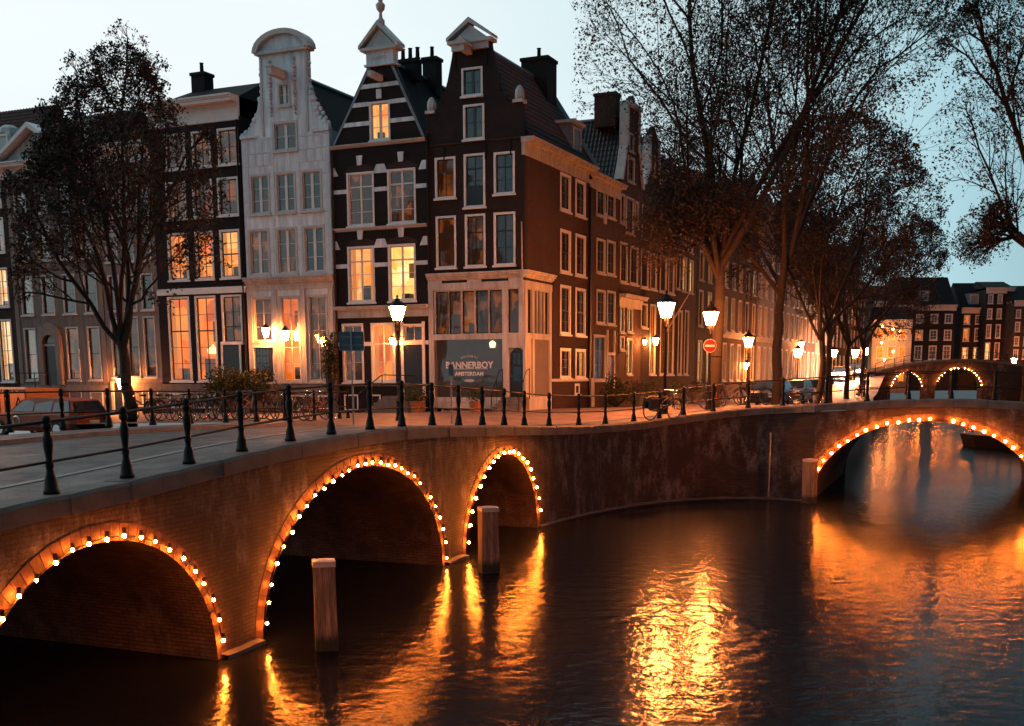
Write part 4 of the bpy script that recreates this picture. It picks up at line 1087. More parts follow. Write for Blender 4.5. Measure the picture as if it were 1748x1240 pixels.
for i in range(6): st.box(lx(dr[0])-.5-.25*i, lx(dr[0])-.25*i-.2, -1.3, -.1, 3.0-ZG, dr[2]-ZG-.16*i)
st.box(lx(dr[0])-.2, lx(dr[1])+.1, -1.3, -.1, 3.0-ZG, dr[2]-ZG)
link('stoop', st, 'grey_stone', r)
x_, x2 = lx(dr[0])-1.9, lx(dr[1])+.1
link('stoop_rail', MB().tube([(x_, -1.25, 3.3-ZG), (x_, -1.25, dr[2]-ZG+.1), (lx(dr[0])-.5, -1.25, dr[2]-ZG+1.05), (x2, -1.25, dr[2]-ZG+1.0), (x2, -1.25, dr[2]-ZG)], .03, 6).tube([(lx(dr[0])-.5, -1.25, dr[2]-ZG+1.05), (lx(dr[0])-.5, -1.25, dr[2]-ZG-.2)], .025, 6), 'iron', r)
for a0_, a1_ in ((588, 612), (628, 650)):
    q = rect(fa, a0_, 668, a1_, 700); window(r, lx(q[0]), lx(q[1]), 3.3, 4.1, cols=2, rows=1, lit='room_dark', sill=False, casew=.07, name='basement_window')

for x_ in (.12,): link('drainpipe', MB().tube([(x_, -.1, 3.0-ZG), (x_, -.1, 16.1-ZG)], .055, 6), 'brick_brown', r)
# ---- white house with the scrolled neck gable
X0, X1 = -16.05, -10.66
r = house('white_house', 'W', X0, X1, 'white painted stone house with scroll-edged neck gable and curved top')
lx = lambda a, X0=X0: a-X0
kw = dict(cols=2, rows=3, case='offwhite', sash='white', casew=.11, mull=.16, lit='room_dark')
ws = wins_px(fa, [(427, 297, 461, 366), (470, 293.5, 505, 363), (514, 290, 550, 361), (425, 390.5, 461, 471), (472, 388, 508, 468), (518, 386, 555, 466),
    (466, 207, 508, 258), (474, 141, 495, 181)], **kw)
level(ws, [0, 1, 2]); level(ws, [3, 4, 5])
ws[3][4].update(lit='room_dim'); ws[4][4].update(lit='room_dim')
ws[6][4].update(cols=2, rows=2, lit='room_dark'); ws[7][4].update(rows=2, lit='room_dark')
gw = wins_px(fa, [(431, 507, 467, 585), (479, 505, 514, 652), (526, 503, 561, 652)], cols=2, rows=5, case='cream', sash='offwhite', lit='room_orange', mull=.04, casew=.12)
level(gw, [1, 2]); gw[0] = (gw[0][0], gw[0][1], gw[0][2], gw[1][3], dict(gw[0][4], rows=3)); gw[2][4]['lit'] = 'room_dim'; gw[0][4]['lit'] = 'room_dim'
zs = 17.25; zt = fa(485, 90)[1]
nl, nr = fa(443, 130)[0], fa(525, 120)[0]
sc_l = T(fa, (413, 233), (424, 223), (433, 207), (439, 188), (442, 165))
sc_r = T(fa, (528, 150), (533, 172), (540, 193), (550, 207), (562, 212))
outl = [(X0, 2.6), (X1, 2.6), (X1, zs)]+sc_r[::-1]+[(nr, zt-2.2), (nr, zt), (nl, zt), (nl, zt-2.2)]+sc_l[::-1]+[(X0, zs)]
outl = [p if not (p in sc_r or p in sc_l) else (min(max(p[0], X0+.06), X1-.06), max(p[1], zs+.12)) for p in outl]
build_house(r, X0, X1, outl, ws+gw, 'white_stone', 9, zs)
# scrolls: leafy curls up both edges
for side, pts in (('l', sc_l), ('r', sc_r)):
    mb = MB(); P_ = np.array([(nl if side == 'l' else nr, zt-.6), (nl if side == 'l' else nr, zt-2.0)]+pts[::-1]); P_ = resample(P_, .27)
    for i, (a, z) in enumerate(P_):
        mb.ball((lx(a)+random.uniform(-.03, .03), .12, z-ZG), random.uniform(.10, .17)*(1.35 if i > len(P_)*.6 else .8), 7, 5)
    stuff(link('scroll_carving', mb.mesh('scroll_carving', True), 'white_stone', r))
for a, b_ in ((X0, sc_l[1][0]+.5), (sc_r[3][0]-.6, X1)):
    link('shoulder_ledge', MB().box(lx(a), lx(b_), -.12, .36, zs-.06-ZG, zs+.08-ZG), 'white_stone', r)
for a in (nl+.04, nr-.16): link('pilaster_strip', MB().box(lx(a), lx(a)+.12, -.04, .0, zs-ZG, zt-.1-ZG), 'offwhite', r)
for a in (ws[7][0]-.42, ws[7][1]+.3): 
    mb = MB()
    for i in range(14): mb.ball((lx(a), -.03, ws[7][2]-.4+i*.2-ZG), .07+.02*(i % 3), 6, 4)
    stuff(link('garland_carving', mb, 'offwhite', r))
pm = lx((nl+nr)/2); hw = (nr-nl)/2
cap = MB().box(pm-hw-.15, pm+hw+.15, -.2, .45, zt-ZG, zt+.16-ZG); link('crown_band', cap, 'offwhite', r)
arc_o = [(pm+(hw+.25)*math.cos(t), zt+.1-ZG+1.0*math.sin(t)) for t in np.linspace(0, math.pi, 15)]
arc_i = [(pm+(hw-.05)*math.cos(t), zt+.1-ZG+.76*math.sin(t)) for t in np.linspace(0, math.pi, 15)]
link('tympanum', MB().prism(arc_i, -.06, .38), 'white_stone', r)
mo = MB()
for i in range(14): mo.prism([arc_i[i], arc_o[i], arc_o[i+1], arc_i[i+1]][::-1], -.28, .46)
link('arched_moulding', mo, 'offwhite', r)
link('hoist_beam', MB().box(-.16, .16, -1.2, .1, 0, .34).box(-.2, .2, -1.25, .1, .34, .4), 'offwhite', r, (lx(ws[7][0])+.35, 0, fa(475, 137)[1]-ZG))
# ashlar joints: recessed courses drawn as thin grooves between raised blocks
zc = fa(415, 484)[1]
blocks = []
courses = np.arange(zc+.28, zs-.1, .62)
opn = [(w_[0]-.04, w_[1]+.04, w_[2]-.12, w_[3]+.04) for w_ in ws[:7]]
MESHB = {}
nb = 0
for ci, z in enumerate(courses):
    h_ = min(.6, zs-.06-z-.02); x = X0+.01; off = (ci % 2)*.45
    xx = [X0+.01]+list(np.arange(X0+.9-off, X1-.3, .9))+[X1-.01]
    for x0_, x1_ in zip(xx[:-1], xx[1:]):
        segs = [(x0_+.012, x1_-.012)]
        for o0, o1, oz0, oz1 in opn:
            if oz0 < z+h_ and oz1 > z:
                new = []
                for s0, s1 in segs:
                    if o1 <= s0 or o0 >= s1: new.append((s0, s1))
                    else:
                        if o0-s0 > .08: new.append((s0, o0))
                        if s1-o1 > .08: new.append((o1, s1))
                segs = new
        for s0, s1 in segs:
            w_ = round(s1-s0, 2); k_ = (w_, round(h_, 2))
            if k_ not in MESHB:
                MESHB[k_] = MB().box(0, w_, -.022, .005, 0, h_-.02).mesh('ashlar_block'); MESHB[k_].materials.append(M['white_stone'])
            link('ashlar_block', MESHB[k_], None, r, (lx(s0), random.uniform(-.004, .004), z-ZG)); nb += 1
cornice(r, -.05, lx(X1)+.05, zc-.15, zc+.25, .4, 'cream', 'shop_cornice', frieze=False)
link('cornice_frieze', MB().box(0, lx(X1), -.06, .02, zc-.42-ZG, zc-.15-ZG), 'cream', r)
for a in (X0, gw[1][0]-.42, gw[2][0]-.36, X1-.32):
    link('pilaster', MB().box(lx(a), lx(a)+.28, -.09, .0, gw[1][2]-.1-ZG, zc-.42-ZG), 'cream', r)
dr = rect(fa, 438, 594, 466, 652)
dd_ = link('door', MB().box(lx(dr[0]), lx(dr[1]), -.03, .05, dr[2]-ZG, dr[3]-ZG), 'black_door', r)
for i in range(4):
    for j in range(3):
        link('pane', MB().box(lx(dr[0])+.08+i*.2, lx(dr[0])+.24+i*.2, -.045, -.035, dr[3]-.4-j*.38-ZG, dr[3]-.08-j*.38-ZG), 'shade' if False else 'glass', dd_)
link('door_head', MB().box(lx(dr[0])-.15, lx(dr[1])+.15, -.1, .02, dr[3]+.02-ZG, dr[3]+.2-ZG), 'white', r)
link('plinth', MB().box(0, lx(X1), -.1, .02, 3.0-ZG, gw[1][2]-.12-ZG), 'plinth', r)
for a0_ in (500, 545): 
    q = rect(fa, a0_, 672, a0_+22, 700); window(r, lx(q[0]), lx(q[1]), 3.35, 4.05, cols=2, rows=1, lit='room_dark', sill=False, casew=.07, proud=.13, name='basement_window')
st = MB()
for i in range(5): st.box(lx(dr[0])-.1, lx(dr[1])+.3, -.5-.3*i, -.12-.3*i, 3.0-ZG, dr[2]-ZG-.2-.2*i)
link('stoop', st, 'grey_stone', r)
ridge_roof(r, .1, lx(X1)-.1, .3, 11, zs-.2, 20.35, 'slate')
chimney(r, .8, 6.5, 17.2, 19.6, .9, .7)

# ---- dark brick cornice house behind the tree
X0, X1 = -22.05, -16.12
r = house('cornice_house', 'W', X0, X1, 'near black brick house with broad white cornice, tall orange lit ground floor windows')
lx = lambda a, X0=X0: a-X0
kw = dict(cols=2, rows=2, case='white', sash='dark_paint', lit='room_dim', casew=.11)
ws = wins_px(fa, [(282, 227, 317, 290), (327.5, 225.5, 360, 286), (371.5, 218, 407, 281), (284, 311, 318, 374), (329, 307, 363, 371), (371.5, 302, 408, 370),
    (287, 398, 322, 480), (334, 395, 365, 477), (376, 391, 410, 474)], **kw)
for i in range(3): level(ws, [3*i, 3*i+1, 3*i+2])
for i in range(3):
    for j in (3*i,): pass
cw_ = 1.02
for i in (6, 7, 8): ws[i][4].update(rows=4, lit='room_warm' if i == 8 else 'room_orange', mid=2, curtain='curtain')
gw = wins_px(fa, [(289, 506, 326, 651), (335.5, 506, 371, 651), (379, 502, 414, 586)], cols=2, rows=5, case='white', sash='dark_paint', lit='room_orange', mid=3, depth=.9)
level(gw, [0, 1]); gw[2] = (*gw[2][:3], gw[0][3], dict(gw[2][4], lit='room_dim', rows=3, mid=1))
zt = fa(413, 162)[1]; z0 = fa(413, 204)[1]
outl = [(X0, 2.6), (X1, 2.6), (X1, z0+.2), (X0, z0+.2)]
build_house(r, X0, X1, outl, ws+gw, 'brick_black', 10, z0+.2)
cornice(r, 0, lx(X1)-.02, z0, zt, .75, 'white', 'cornice')
za = fa(413, 497)[1]; link('fascia_beam', MB().box(0, lx(X1), -.12, .02, za-.08-ZG, za+.25-ZG), 'white', r)
ym = 4.5
sloped(r, (0, .1, zt), (lx(X1), .1, zt), (.6, 3.2, zt+1.4), (lx(X1)-.6, 3.2, zt+1.4), 'slate', 'roof')
sloped(r, (0, 9.5, zt), (lx(X1), 9.5, zt), (.6, 3.4, zt+1.4), (lx(X1)-.6, 3.4, zt+1.4), 'slate', 'roof')
sloped(r, (lx(X1), .1, zt), (lx(X1), 9.5, zt), (lx(X1)-.6, 3.2, zt+1.4), (lx(X1)-.6, 3.4, zt+1.4), 'slate', 'roof')
sloped(r, (0, .1, zt), (0, 9.5, zt), (.6, 3.2, zt+1.4), (.6, 3.4, zt+1.4), 'slate', 'roof')
chimney(r, 1.1, 3.3, zt+.8, zt+2.3, .9, .8, pots=1)
dr = rect(fa, 382, 590, 410, 652)
link('door', MB().box(lx(dr[0]), lx(dr[1]), -.02, .04, dr[2]-ZG, dr[3]-ZG), 'black_door', r)
for x in (dr[0]-.12, dr[1]): link('door_post', MB().box(lx(x), lx(x)+.12, -.06, .05, dr[2]-ZG, dr[3]+.2-ZG), 'white', r)
link('plinth', MB().box(0, lx(X1), -.1, .02, 3.0-ZG, gw[0][2]-.15-ZG), 'plinth', r)
for a0_ in (292, 340): 
    q = rect(fa, a0_, 670, a0_+28, 700); window(r, lx(q[0]), lx(q[1]), 3.35, 4.15, cols=2, rows=1, lit='room_dark', sill=False, casew=.07, proud=.13, name='basement_window')
link('pendant_lamp', MB().lathe([(.03, .3), (.06, .22), (.35, .0), (.28, -.22)], 10), 'shade', r, ((lx(gw[1][0])+lx(gw[1][1]))/2, .5, fa(353, 597)[1]-ZG))

link('drainpipe', MB().tube([(lx(X1)-.12, -.1, 3.0-ZG), (lx(X1)-.12, -.1, z0-ZG)], .055, 6), 'iron', r)
# ---- two grey stone houses at the far left
X0, X1 = -25.95, -22.08
r = house('stone_house', 'W', X0, X1, 'narrow pale grey plastered house with tall paired windows behind the bare tree')
lx = lambda a, X0=X0: a-X0
ws = []
for j, (y0, y1, nm) in enumerate(((317, 368, 0), (390, 446, 0), (468, 530, 0), (541, 644, 0))):
    z0 = fa(230, y1)[1]; z1 = fa(230, y0)[1]
    for i in range(3):
        x = X0+.35+i*1.18; ws.append((x, x+.85, z0, z1, dict(cols=1, rows=2, case='offwhite', sash='dark_paint', lit='room_dark' if j < 3 else 'room_dim', casew=.08)))
zt = 17.6
build_house(r, X0, X1, [(X0, 2.6), (X1, 2.6), (X1, 16.7), (X0, 16.7)], ws, 'grey_stone2', 10, 16.7)
cornice(r, 0, lx(X1), 16.6, zt, .6, 'white', 'cornice')
cross_roof(r, 0, lx(X1), .1, 9.5, zt, zt+2.6, 'slate')
link('plinth', MB().box(0, lx(X1), -.1, .02, 3.0-ZG, 4.75-ZG), 'plinth', r)
bdz = rect(fa, 199, 664, 213, 706)
link('basement_door', MB().box(lx(bdz[0]), lx(bdz[1]), -.14, -.08, 3.2-ZG, 4.7-ZG), 'black_door', r)
link('door_surround', MB().box(lx(bdz[0])-.2, lx(bdz[0]), -.18, -.08, 3.2-ZG, 4.8-ZG).box(lx(bdz[1]), lx(bdz[1])+.15, -.18, -.08, 3.2-ZG, 4.8-ZG), 'cream', r)
for a0_ in (230, 256): 
    q = rect(fa, a0_, 670, a0_+17, 700); window(r, lx(q[0]), lx(q[1]), 3.4, 4.3, cols=2, rows=1, lit='room_orange', sill=False, casew=.07, proud=.13, name='basement_window')

X0, X1 = -32.75, -25.98
r = house('stone_house', 'W', X0, X1, 'wide grey sandstone house with white frieze, pediment and round-headed doorway')
lx = lambda a, X0=X0: a-X0
ws = []
colp = [(54, 34), (88, 69), (126, 107), (161, 143)]
cxs = [X0+1.0, X0+2.62, X0+4.24, X0+5.86]
for j, (y0, y1) in enumerate(((317, 366), (388, 446), (471, 538), (560, 649))):
    z0 = fa(50+j*4, y1)[1]; z1 = fa(50+j*4, y0)[1]
    for i, c_ in enumerate(cxs):
        if j == 3 and i == 1: continue
        ws.append((c_-.48, c_+.48, z0, z1, dict(cols=1, rows=2, case='offwhite', sash='dark_paint', lit='room_dark' if j < 3 else 'room_dim', casew=.08)))
z0 = fa(30, 307)[1]; zt = fa(20, 283)[1]
build_house(r, X0, X1, [(X0, 2.6), (X1, 2.6), (X1, z0+.2), (X0, z0+.2)], ws, 'grey_stone', 10, z0+.2)
cornice(r, 0, lx(X1), z0, zt+.1, .7, 'white', 'cornice')
pc = 2.6; pzz = zt+.1
link('pediment', MB().prism([(pc-2.5, pzz-ZG), (pc+2.5, pzz-ZG), (pc, pzz+1.55-ZG)], -.2, .3), 'cream', r)
for s_ in (-1, 1):
    link('pediment_moulding', MB().prism([(pc+s_*2.75, pzz-ZG), (pc+s_*2.75, pzz+.2-ZG), (pc, pzz+2.0-ZG), (pc, pzz+1.72-ZG)][::s_], -.7, .35), 'white', r)
sloped(r, (0, .3, zt), (lx(X1), .3, zt), (1.6, 4, zt+3.2), (lx(X1), 4, zt+3.2), 'slate', 'roof')
sloped(r, (0, 9.5, zt), (lx(X1), 9.5, zt), (1.6, 4.2, zt+3.2), (lx(X1), 4.2, zt+3.2), 'slate', 'roof')
sloped(r, (0, .3, zt), (0, 9.5, zt), (1.6, 4, zt+3.2), (1.6, 4.2, zt+3.2), 'slate', 'roof')
link('ridge_rail', MB().box(1.5, lx(X1), 3.95, 4.2, zt+3.2-ZG, zt+3.32-ZG), 'lead', r)
chimney(r, 1.9, 4.1, zt+3.2, zt+3.6, .5, .5, 'lead', 0)
dm_ = link('dormer', MB().box(0, 1.5, .6, 3.5, 0, 1.7).box(-.15, 1.65, .4, 3.4, 1.7, 1.95), 'cream', r, (4.6, 0, zt+.3-ZG))
window(r, 4.8, 5.9, zt+.45, zt+1.75, cols=2, rows=2, lit='room_dark', base=(0, .56, 0), depth=.2, sill=False)
dcx = cxs[1]
surr = [(dcx-.85, 4.6-ZG), (dcx-.5, 4.6-ZG), (dcx-.5, 7.0-ZG)]+[(dcx+.5*math.cos(t), 7.0-ZG+.5*math.sin(t)) for t in np.linspace(math.pi, 0, 9)]+[(dcx+.5, 4.6-ZG), (dcx+.85, 4.6-ZG), (dcx+.85, 7.3-ZG), (dcx+.7, 7.9-ZG), (dcx, 8.25-ZG), (dcx-.7, 7.9-ZG), (dcx-.85, 7.3-ZG)]
surr = [(x-X0, z) for x, z in surr]
link('door_surround', MB().prism(surr, -.25, .02), 'grey_stone2', r)
link('door', MB().box(dcx-.5-X0, dcx+.5-X0, -.06, .0, 4.3-ZG, 6.85-ZG), 'black_door', r)
link('door_transom', MB().box(dcx-.5-X0, dcx+.5-X0, -.1, .0, 6.85-ZG, 6.97-ZG), 'cream', r)
link('fanlight', MB().prism([(dcx-X0+.5*math.cos(t), 7.0-ZG+.5*math.sin(t)) for t in np.linspace(math.pi, 0, 9)][::-1], -.05, .0), 'glass', r)
link('plinth', MB().box(0, lx(X1), -.14, .02, 3.0-ZG, 4.6-ZG), 'grey_stone2', r)
link('stoop', MB().box(dcx-X0-1.2, dcx-X0+1.2, -1.5, -.14, 3.0-ZG, 4.3-ZG).box(dcx-X0-2.0, dcx-X0-1.2, -1.5, -.14, 3.0-ZG, 3.8-ZG), 'brick_brown', r)
x_ = dcx-X0
link('stoop_rail', MB().tube([(x_-1.2, -1.45, 4.3-ZG), (x_-1.2, -1.45, 5.3-ZG), (x_+1.2, -1.45, 5.3-ZG), (x_+1.2, -1.45, 4.3-ZG)], .03, 6).tube([(x_, -1.45, 4.3-ZG), (x_, -1.45, 5.3-ZG)], .025, 6), 'iron', r)
for a0_ in (46, 122, 158): 
    q = rect(fa, a0_, 680, a0_+22, 700); window(r, lx(q[0]), lx(q[1]), 3.4, 4.25, cols=2, rows=1, lit='room_dim', sill=False, casew=.07, proud=.16, name='basement_window')
link('pilaster', MB().box(0, .3, -.06, .0, 4.7-ZG, z0-ZG), 'grey_stone2', r); link('pilaster', MB().box(lx(X1)-.3, lx(X1), -.06, .0, 4.7-ZG, z0-ZG), 'grey_stone2', r)

X0, X1 = -40.5, -32.78
r = house('brick_house', 'W', X0, X1, 'brown brick house at the left edge with bright lit tall windows and red tiled roof')
lx = lambda a, X0=X0: a-X0
ws = []
for j, (y0, y1, lit, rows) in enumerate(((302, 353, 'room_dim', 2), (371, 431, 'room_dim', 2), (457, 524, 'room_bright', 3), (545, 652, 'room_bright', 4))):
    z0 = fa(8, y1)[1]; z1 = fa(8, y0)[1]
    for i in range(4):
        c_ = X1-.95-i*1.75; ws.append((c_-.55, c_+.55, z0, z1, dict(cols=2, rows=rows, case='white', sash='dark_paint', lit=lit, casew=.1)))
zt = fa(10, 292)[1]
build_house(r, X0, X1, [(X0, 2.6), (X1, 2.6), (X1, zt), (X0, zt)], ws, 'brick_brown', 10, zt)
cornice(r, 0, lx(X1), zt-.5, zt+.15, .5, 'white', 'cornice')
cross_roof(r, 0, lx(X1), .1, 8.5, zt+.1, zt+4.5, 'tile_red', True)
dm_ = link('dormer', MB().box(0, 1.3, .5, 3, 0, 1.5).lathe([(.72, 1.5), (.6, 1.8), (.3, 2.0), (.02, 2.05)], 8, (.65, 1.1, 0)), 'offwhite', r, (lx(X1)-1.4, .2, zt+.8-ZG))
window(r, lx(X1)-1.25, lx(X1)-.25, zt+.95, zt+2.2, cols=2, rows=2, lit='room_dark', base=(0, .66, 0), depth=.2, sill=False)

# ---- houses of the side street, one after another
def side_house(b0, b1, ztop, m, wrects, label, gable=None, cz=.8, roofm='tile_dark', roof='ridge', zr=None, tiles=False, extra=None, case='cream', depth=9, name='canal_house', wins=None):
    r = house(name, 'S', b0, b1, label, 'houses along the side street')
    ws = wins if wins is not None else wins_px(sb, wrects, cols=2, rows=3, case=case, sash='dark_paint', lit='room_dark', casew=.12)
    outl = [(b0, 2.6), (b1, 2.6), (b1, ztop)]+(gable or [])+[(b0, ztop)]
    build_house(r, b0, b1, outl, ws, m, depth, ztop)
    w_ = b1-b0
    if not gable: cornice(r, 0, w_, ztop-cz*.5, ztop+cz*.5, .5, 'cream', 'cornice')
    zr = zr or ztop+4
    if roof == 'ridge': ridge_roof(r, .05, w_-.05, .3, depth+1, ztop-.1, zr, roofm, (tiles, False))
    elif roof == 'cross': cross_roof(r, .05, w_-.05, .2, depth, ztop+cz*.45, zr, roofm, tiles)
    else: link('roof', MB().box(0, w_, .1, depth, ztop-ZG, ztop+.3-ZG), 'slate', r)
    return r, ws
# low neighbour
rr, ws7 = side_house(8.9, 14.0, 15.4, 'brick_red', [(1018, 320, 1033, 369), (1036, 324, 1050, 373), (1018, 408, 1033, 467), (1036, 411, 1050, 470), (1018, 495, 1033, 553), (1036, 497, 1050, 555), (1013, 572, 1034, 650, dict(lit='room_dim'))],
    'low red brown brick house with short white cornice next to the corner house', cz=.75, roof='cross', zr=17.6, tiles=True)
link('drainpipe', MB().box(-.1, .15, -.12, .02, 3-ZG, 15.0-ZG), 'iron', rr)
link('wall_stone', MB().box(2.3, 2.75, -.04, .01, 13.4-ZG, 14.0-ZG), 'offwhite', rr)
link('door', MB().box(3.1, 4.2, -.03, .03, 3.4-ZG, 6.2-ZG), 'black_door', rr); link('door_surround', MB().box(2.95, 3.1, -.08, .05, 3.4-ZG, 7.6-ZG).box(4.2, 4.35, -.08, .05, 3.4-ZG, 7.6-ZG).box(3.1, 4.2, -.08, .05, 6.2-ZG, 6.35-ZG), 'cream', rr)
link('basement_door', MB().box(.3, .9, -.05, .02, 3.3-ZG, 4.9-ZG), 'cream', rr)
# neck gable house with lit shop
b0, b1 = 14.05, 18.4
g = [(b1, 16.2), (b1-.5, 16.6), (b1-1.0, 18.2), (b1-1.2, 19.8), (b1-1.2, 20.5), ((b0+b1)/2, 21.2), (b0+1.2, 20.5), (b0+1.2, 19.8), (b0+1.0, 18.2), (b0+.5, 16.6), (b0, 16.2)]
r8, ws8 = side_house(b0, b1, 15.6, 'brick_red', [(1074, 228, 1082, 259), (1071, 268, 1083, 311), (1059, 331, 1067, 382), (1068.5, 337, 1082, 400), (1084, 344, 1090, 390), (1058.5, 414, 1071, 483), (1075.5, 421, 1089, 486),
    (1058, 522, 1066, 568, dict(lit='room_bright')), (1070, 525, 1080, 568, dict(lit='room_bright')), (1058, 574, 1066, 598, dict(lit='room_bright')), (1069, 577, 1079, 640, dict(lit='room_bright', rows=4))],
    'red brick neck gable house with brightly lit shopfront and orange cornice', gable=g, zr=20.0, tiles=True, extra=None)
cornice(r8, 0, b1-b0, sb(1060, 524)[1], sb(1060, 502)[1], .5, 'cream', 'shop_cornice')
link('gable_coping', MB().box(.9, 1.2, -.1, .4, 18.2-ZG, 20.6-ZG).prism([(-.05, 16.2-ZG), (.3, 16.2-ZG), (1.05, 18.2-ZG), (.85, 18.2-ZG), (.35, 16.9-ZG)], -.1, .4), 'offwhite', r8)
link('gable_coping', MB().box(b1-b0-1.2, b1-b0-.9, -.1, .4, 18.2-ZG, 20.6-ZG).prism([(b1-b0-.3, 16.2-ZG), (b1-b0+.05, 16.2-ZG), (b1-b0-.35, 16.9-ZG), (b1-b0-.85, 18.2-ZG), (b1-b0-1.05, 18.2-ZG)], -.1, .4), 'offwhite', r8)
link('gable_crown', MB().box(1.0, b1-b0-1.0, -.25, .45, 20.45-ZG, 20.7-ZG), 'offwhite', r8)
chimney(r8, (b1-b0)/2-.6, 1.4, 19.4, 21.3, .9, 1.3, 'brick_brown', 0)
# scrolled gable
b0, b1 = 18.45, 22.6
g = [(b1, 16.5), (b1-.9, 17.6), (b1-1.1, 19.6), ((b0+b1)/2, 20.3), (b0+1.1, 19.6), (b0+.9, 17.6), (b0, 16.5)]
r9, ws9 = side_house(b0, b1, 16.0, 'brick_dark', [(1111, 265, 1119, 300), (1095.5, 351, 1107, 409, dict(lit='room_warm')), (1111, 359, 1122.5, 416, dict(lit='room_warm')), (1094, 427, 1107, 492), (1110, 433, 1121, 495),
    (1094, 518, 1105, 560, dict(lit='room_orange')), (1109, 520, 1119, 640, dict(lit='room_orange'))],
    'dark brick scrolled gable house whose third floor windows glow', gable=g, zr=19.6)
link('gable_coping', MB().prism([(.0, 16.5-ZG), (.35, 16.5-ZG), (1.1, 17.6-ZG), (1.25, 19.6-ZG), (1.0, 19.6-ZG), (.85, 17.8-ZG)], -.1, .4), 'white_stone', r9)
link('gable_coping', MB().prism([(b1-b0-.35, 16.5-ZG), (b1-b0, 16.5-ZG), (b1-b0-.85, 17.8-ZG), (b1-b0-1.0, 19.6-ZG), (b1-b0-1.25, 19.6-ZG), (b1-b0-1.1, 17.6-ZG)], -.1, .4), 'white_stone', r9)
# plain brick, white framed windows
side_house(22.65, 26.3, 17.6, 'brick_brown', [(1127, 362, 1138, 420), (1142, 370, 1152, 424), (1126.5, 437, 1138, 499), (1141, 441, 1151, 502), (1127, 522, 1137, 640), (1140, 522, 1150, 640)],
    'narrow brown brick house with dim sash windows in the side street', roof='cross', zr=20.4)
side_house(26.35, 31.4, 18.4, 'brick_red', [(1157, 372, 1163, 425), (1166, 378, 1172, 428), (1175, 382, 1183, 432), (1154, 433, 1161, 494, dict(lit='room_bright')), (1165, 439, 1172, 498, dict(lit='room_bright')), (1175.5, 444, 1183.5, 501, dict(lit='room_bright')),
    (1169, 304, 1177, 338, dict(lit='room_warm')), (1158, 300, 1163, 332), (1157, 530, 1164, 640), (1168, 530, 1175, 640)],
    'tall red brick house with a row of three bright white lit windows', roof='cross', zr=22)
MIXM = ['brick_dark', 'brick_red', 'brick_brown', 'grey_stone', 'brick_black', 'brick_brown', 'brick_dark', 'brick_red', 'grey_stone2', 'brick_dark', 'brick_brown', 'brick_red', 'brick_dark']
DESC = ['dark brick house behind the big bare tree, windows mostly unlit', 'red brick house with orange lit upper windows behind the tree trunk', 'brown brick gabled house past the two leaning limbs',
        'grey stone fronted house with tall pale window row half way along the street', 'black brick house with low cornice beyond the third street lamp', 'brown brick house with warm first floor behind the second trunk',
        'dark gabled house between the middle tree trunks', 'red brick house beyond the middle trunks with lit ground floor', 'pale plastered house catching the street lamp glow', 'dark brick house near the far end of the side street',
        'brown brick house glowing orange by the distant lamps', 'red brick house with bright ground floor by the small far bridge', 'last dark house of the side street before the far bridge']
b = 31.5; rs = random.Random(11)
for i in range(13):
    w_ = rs.choice([5.4, 6.2, 7.0, 7.6]); n_ = 3 if w_ > 6 else 2
    if i > 8: w_ += 3; n_ = 3
    zt = rs.uniform(15.5, 18.5); gab = rs.random() < .45
    ws = []
    for j, (z0, z1) in enumerate(((4.6, 7.6), (8.6, 11.2), (11.9, 14.0), (14.6, 16.0))):
        if z1 > zt-.5: continue
        for k_ in range(n_):
            c_ = b+w_*(k_+.5)/n_; lit = rs.choice(['room_dark', 'room_dark', 'room_dim', 'room_dim', 'room_orange', 'room_warm', 'room_bright']) if j else rs.choice(['room_orange', 'room_warm', 'room_dim', 'room_bright'])
            if i > 7 and j == 0: lit = 'room_bright'
            ws.append((c_-.6, c_+.6, z0, z1, dict(cols=2, rows=2 if i < 5 else 1, case='cream', sash='offwhite' if i % 2 else 'dark_paint', lit=lit, casew=.12, pane=i < 6, sill=i < 6)))
    g = None
    if gab: g = [(b+w_, zt+.4), (b+w_-1.2, zt+1.2), (b+w_-1.6, zt+3.2), (b+w_/2, zt+3.9), (b+1.6, zt+3.2), (b+1.2, zt+1.2), (b, zt+.4)]
    r_, _ = side_house(b, b+w_, zt, MIXM[i], None, DESC[i], gable=g, roof='ridge' if gab else 'cross', zr=zt+(3.4 if gab else 3), wins=ws)
    if i in (1, 3): cornice(r_, 0, w_, 8.0, 8.45, .4, 'cream', 'shop_cornice', frieze=False)
    b += w_+.04
END_B = b

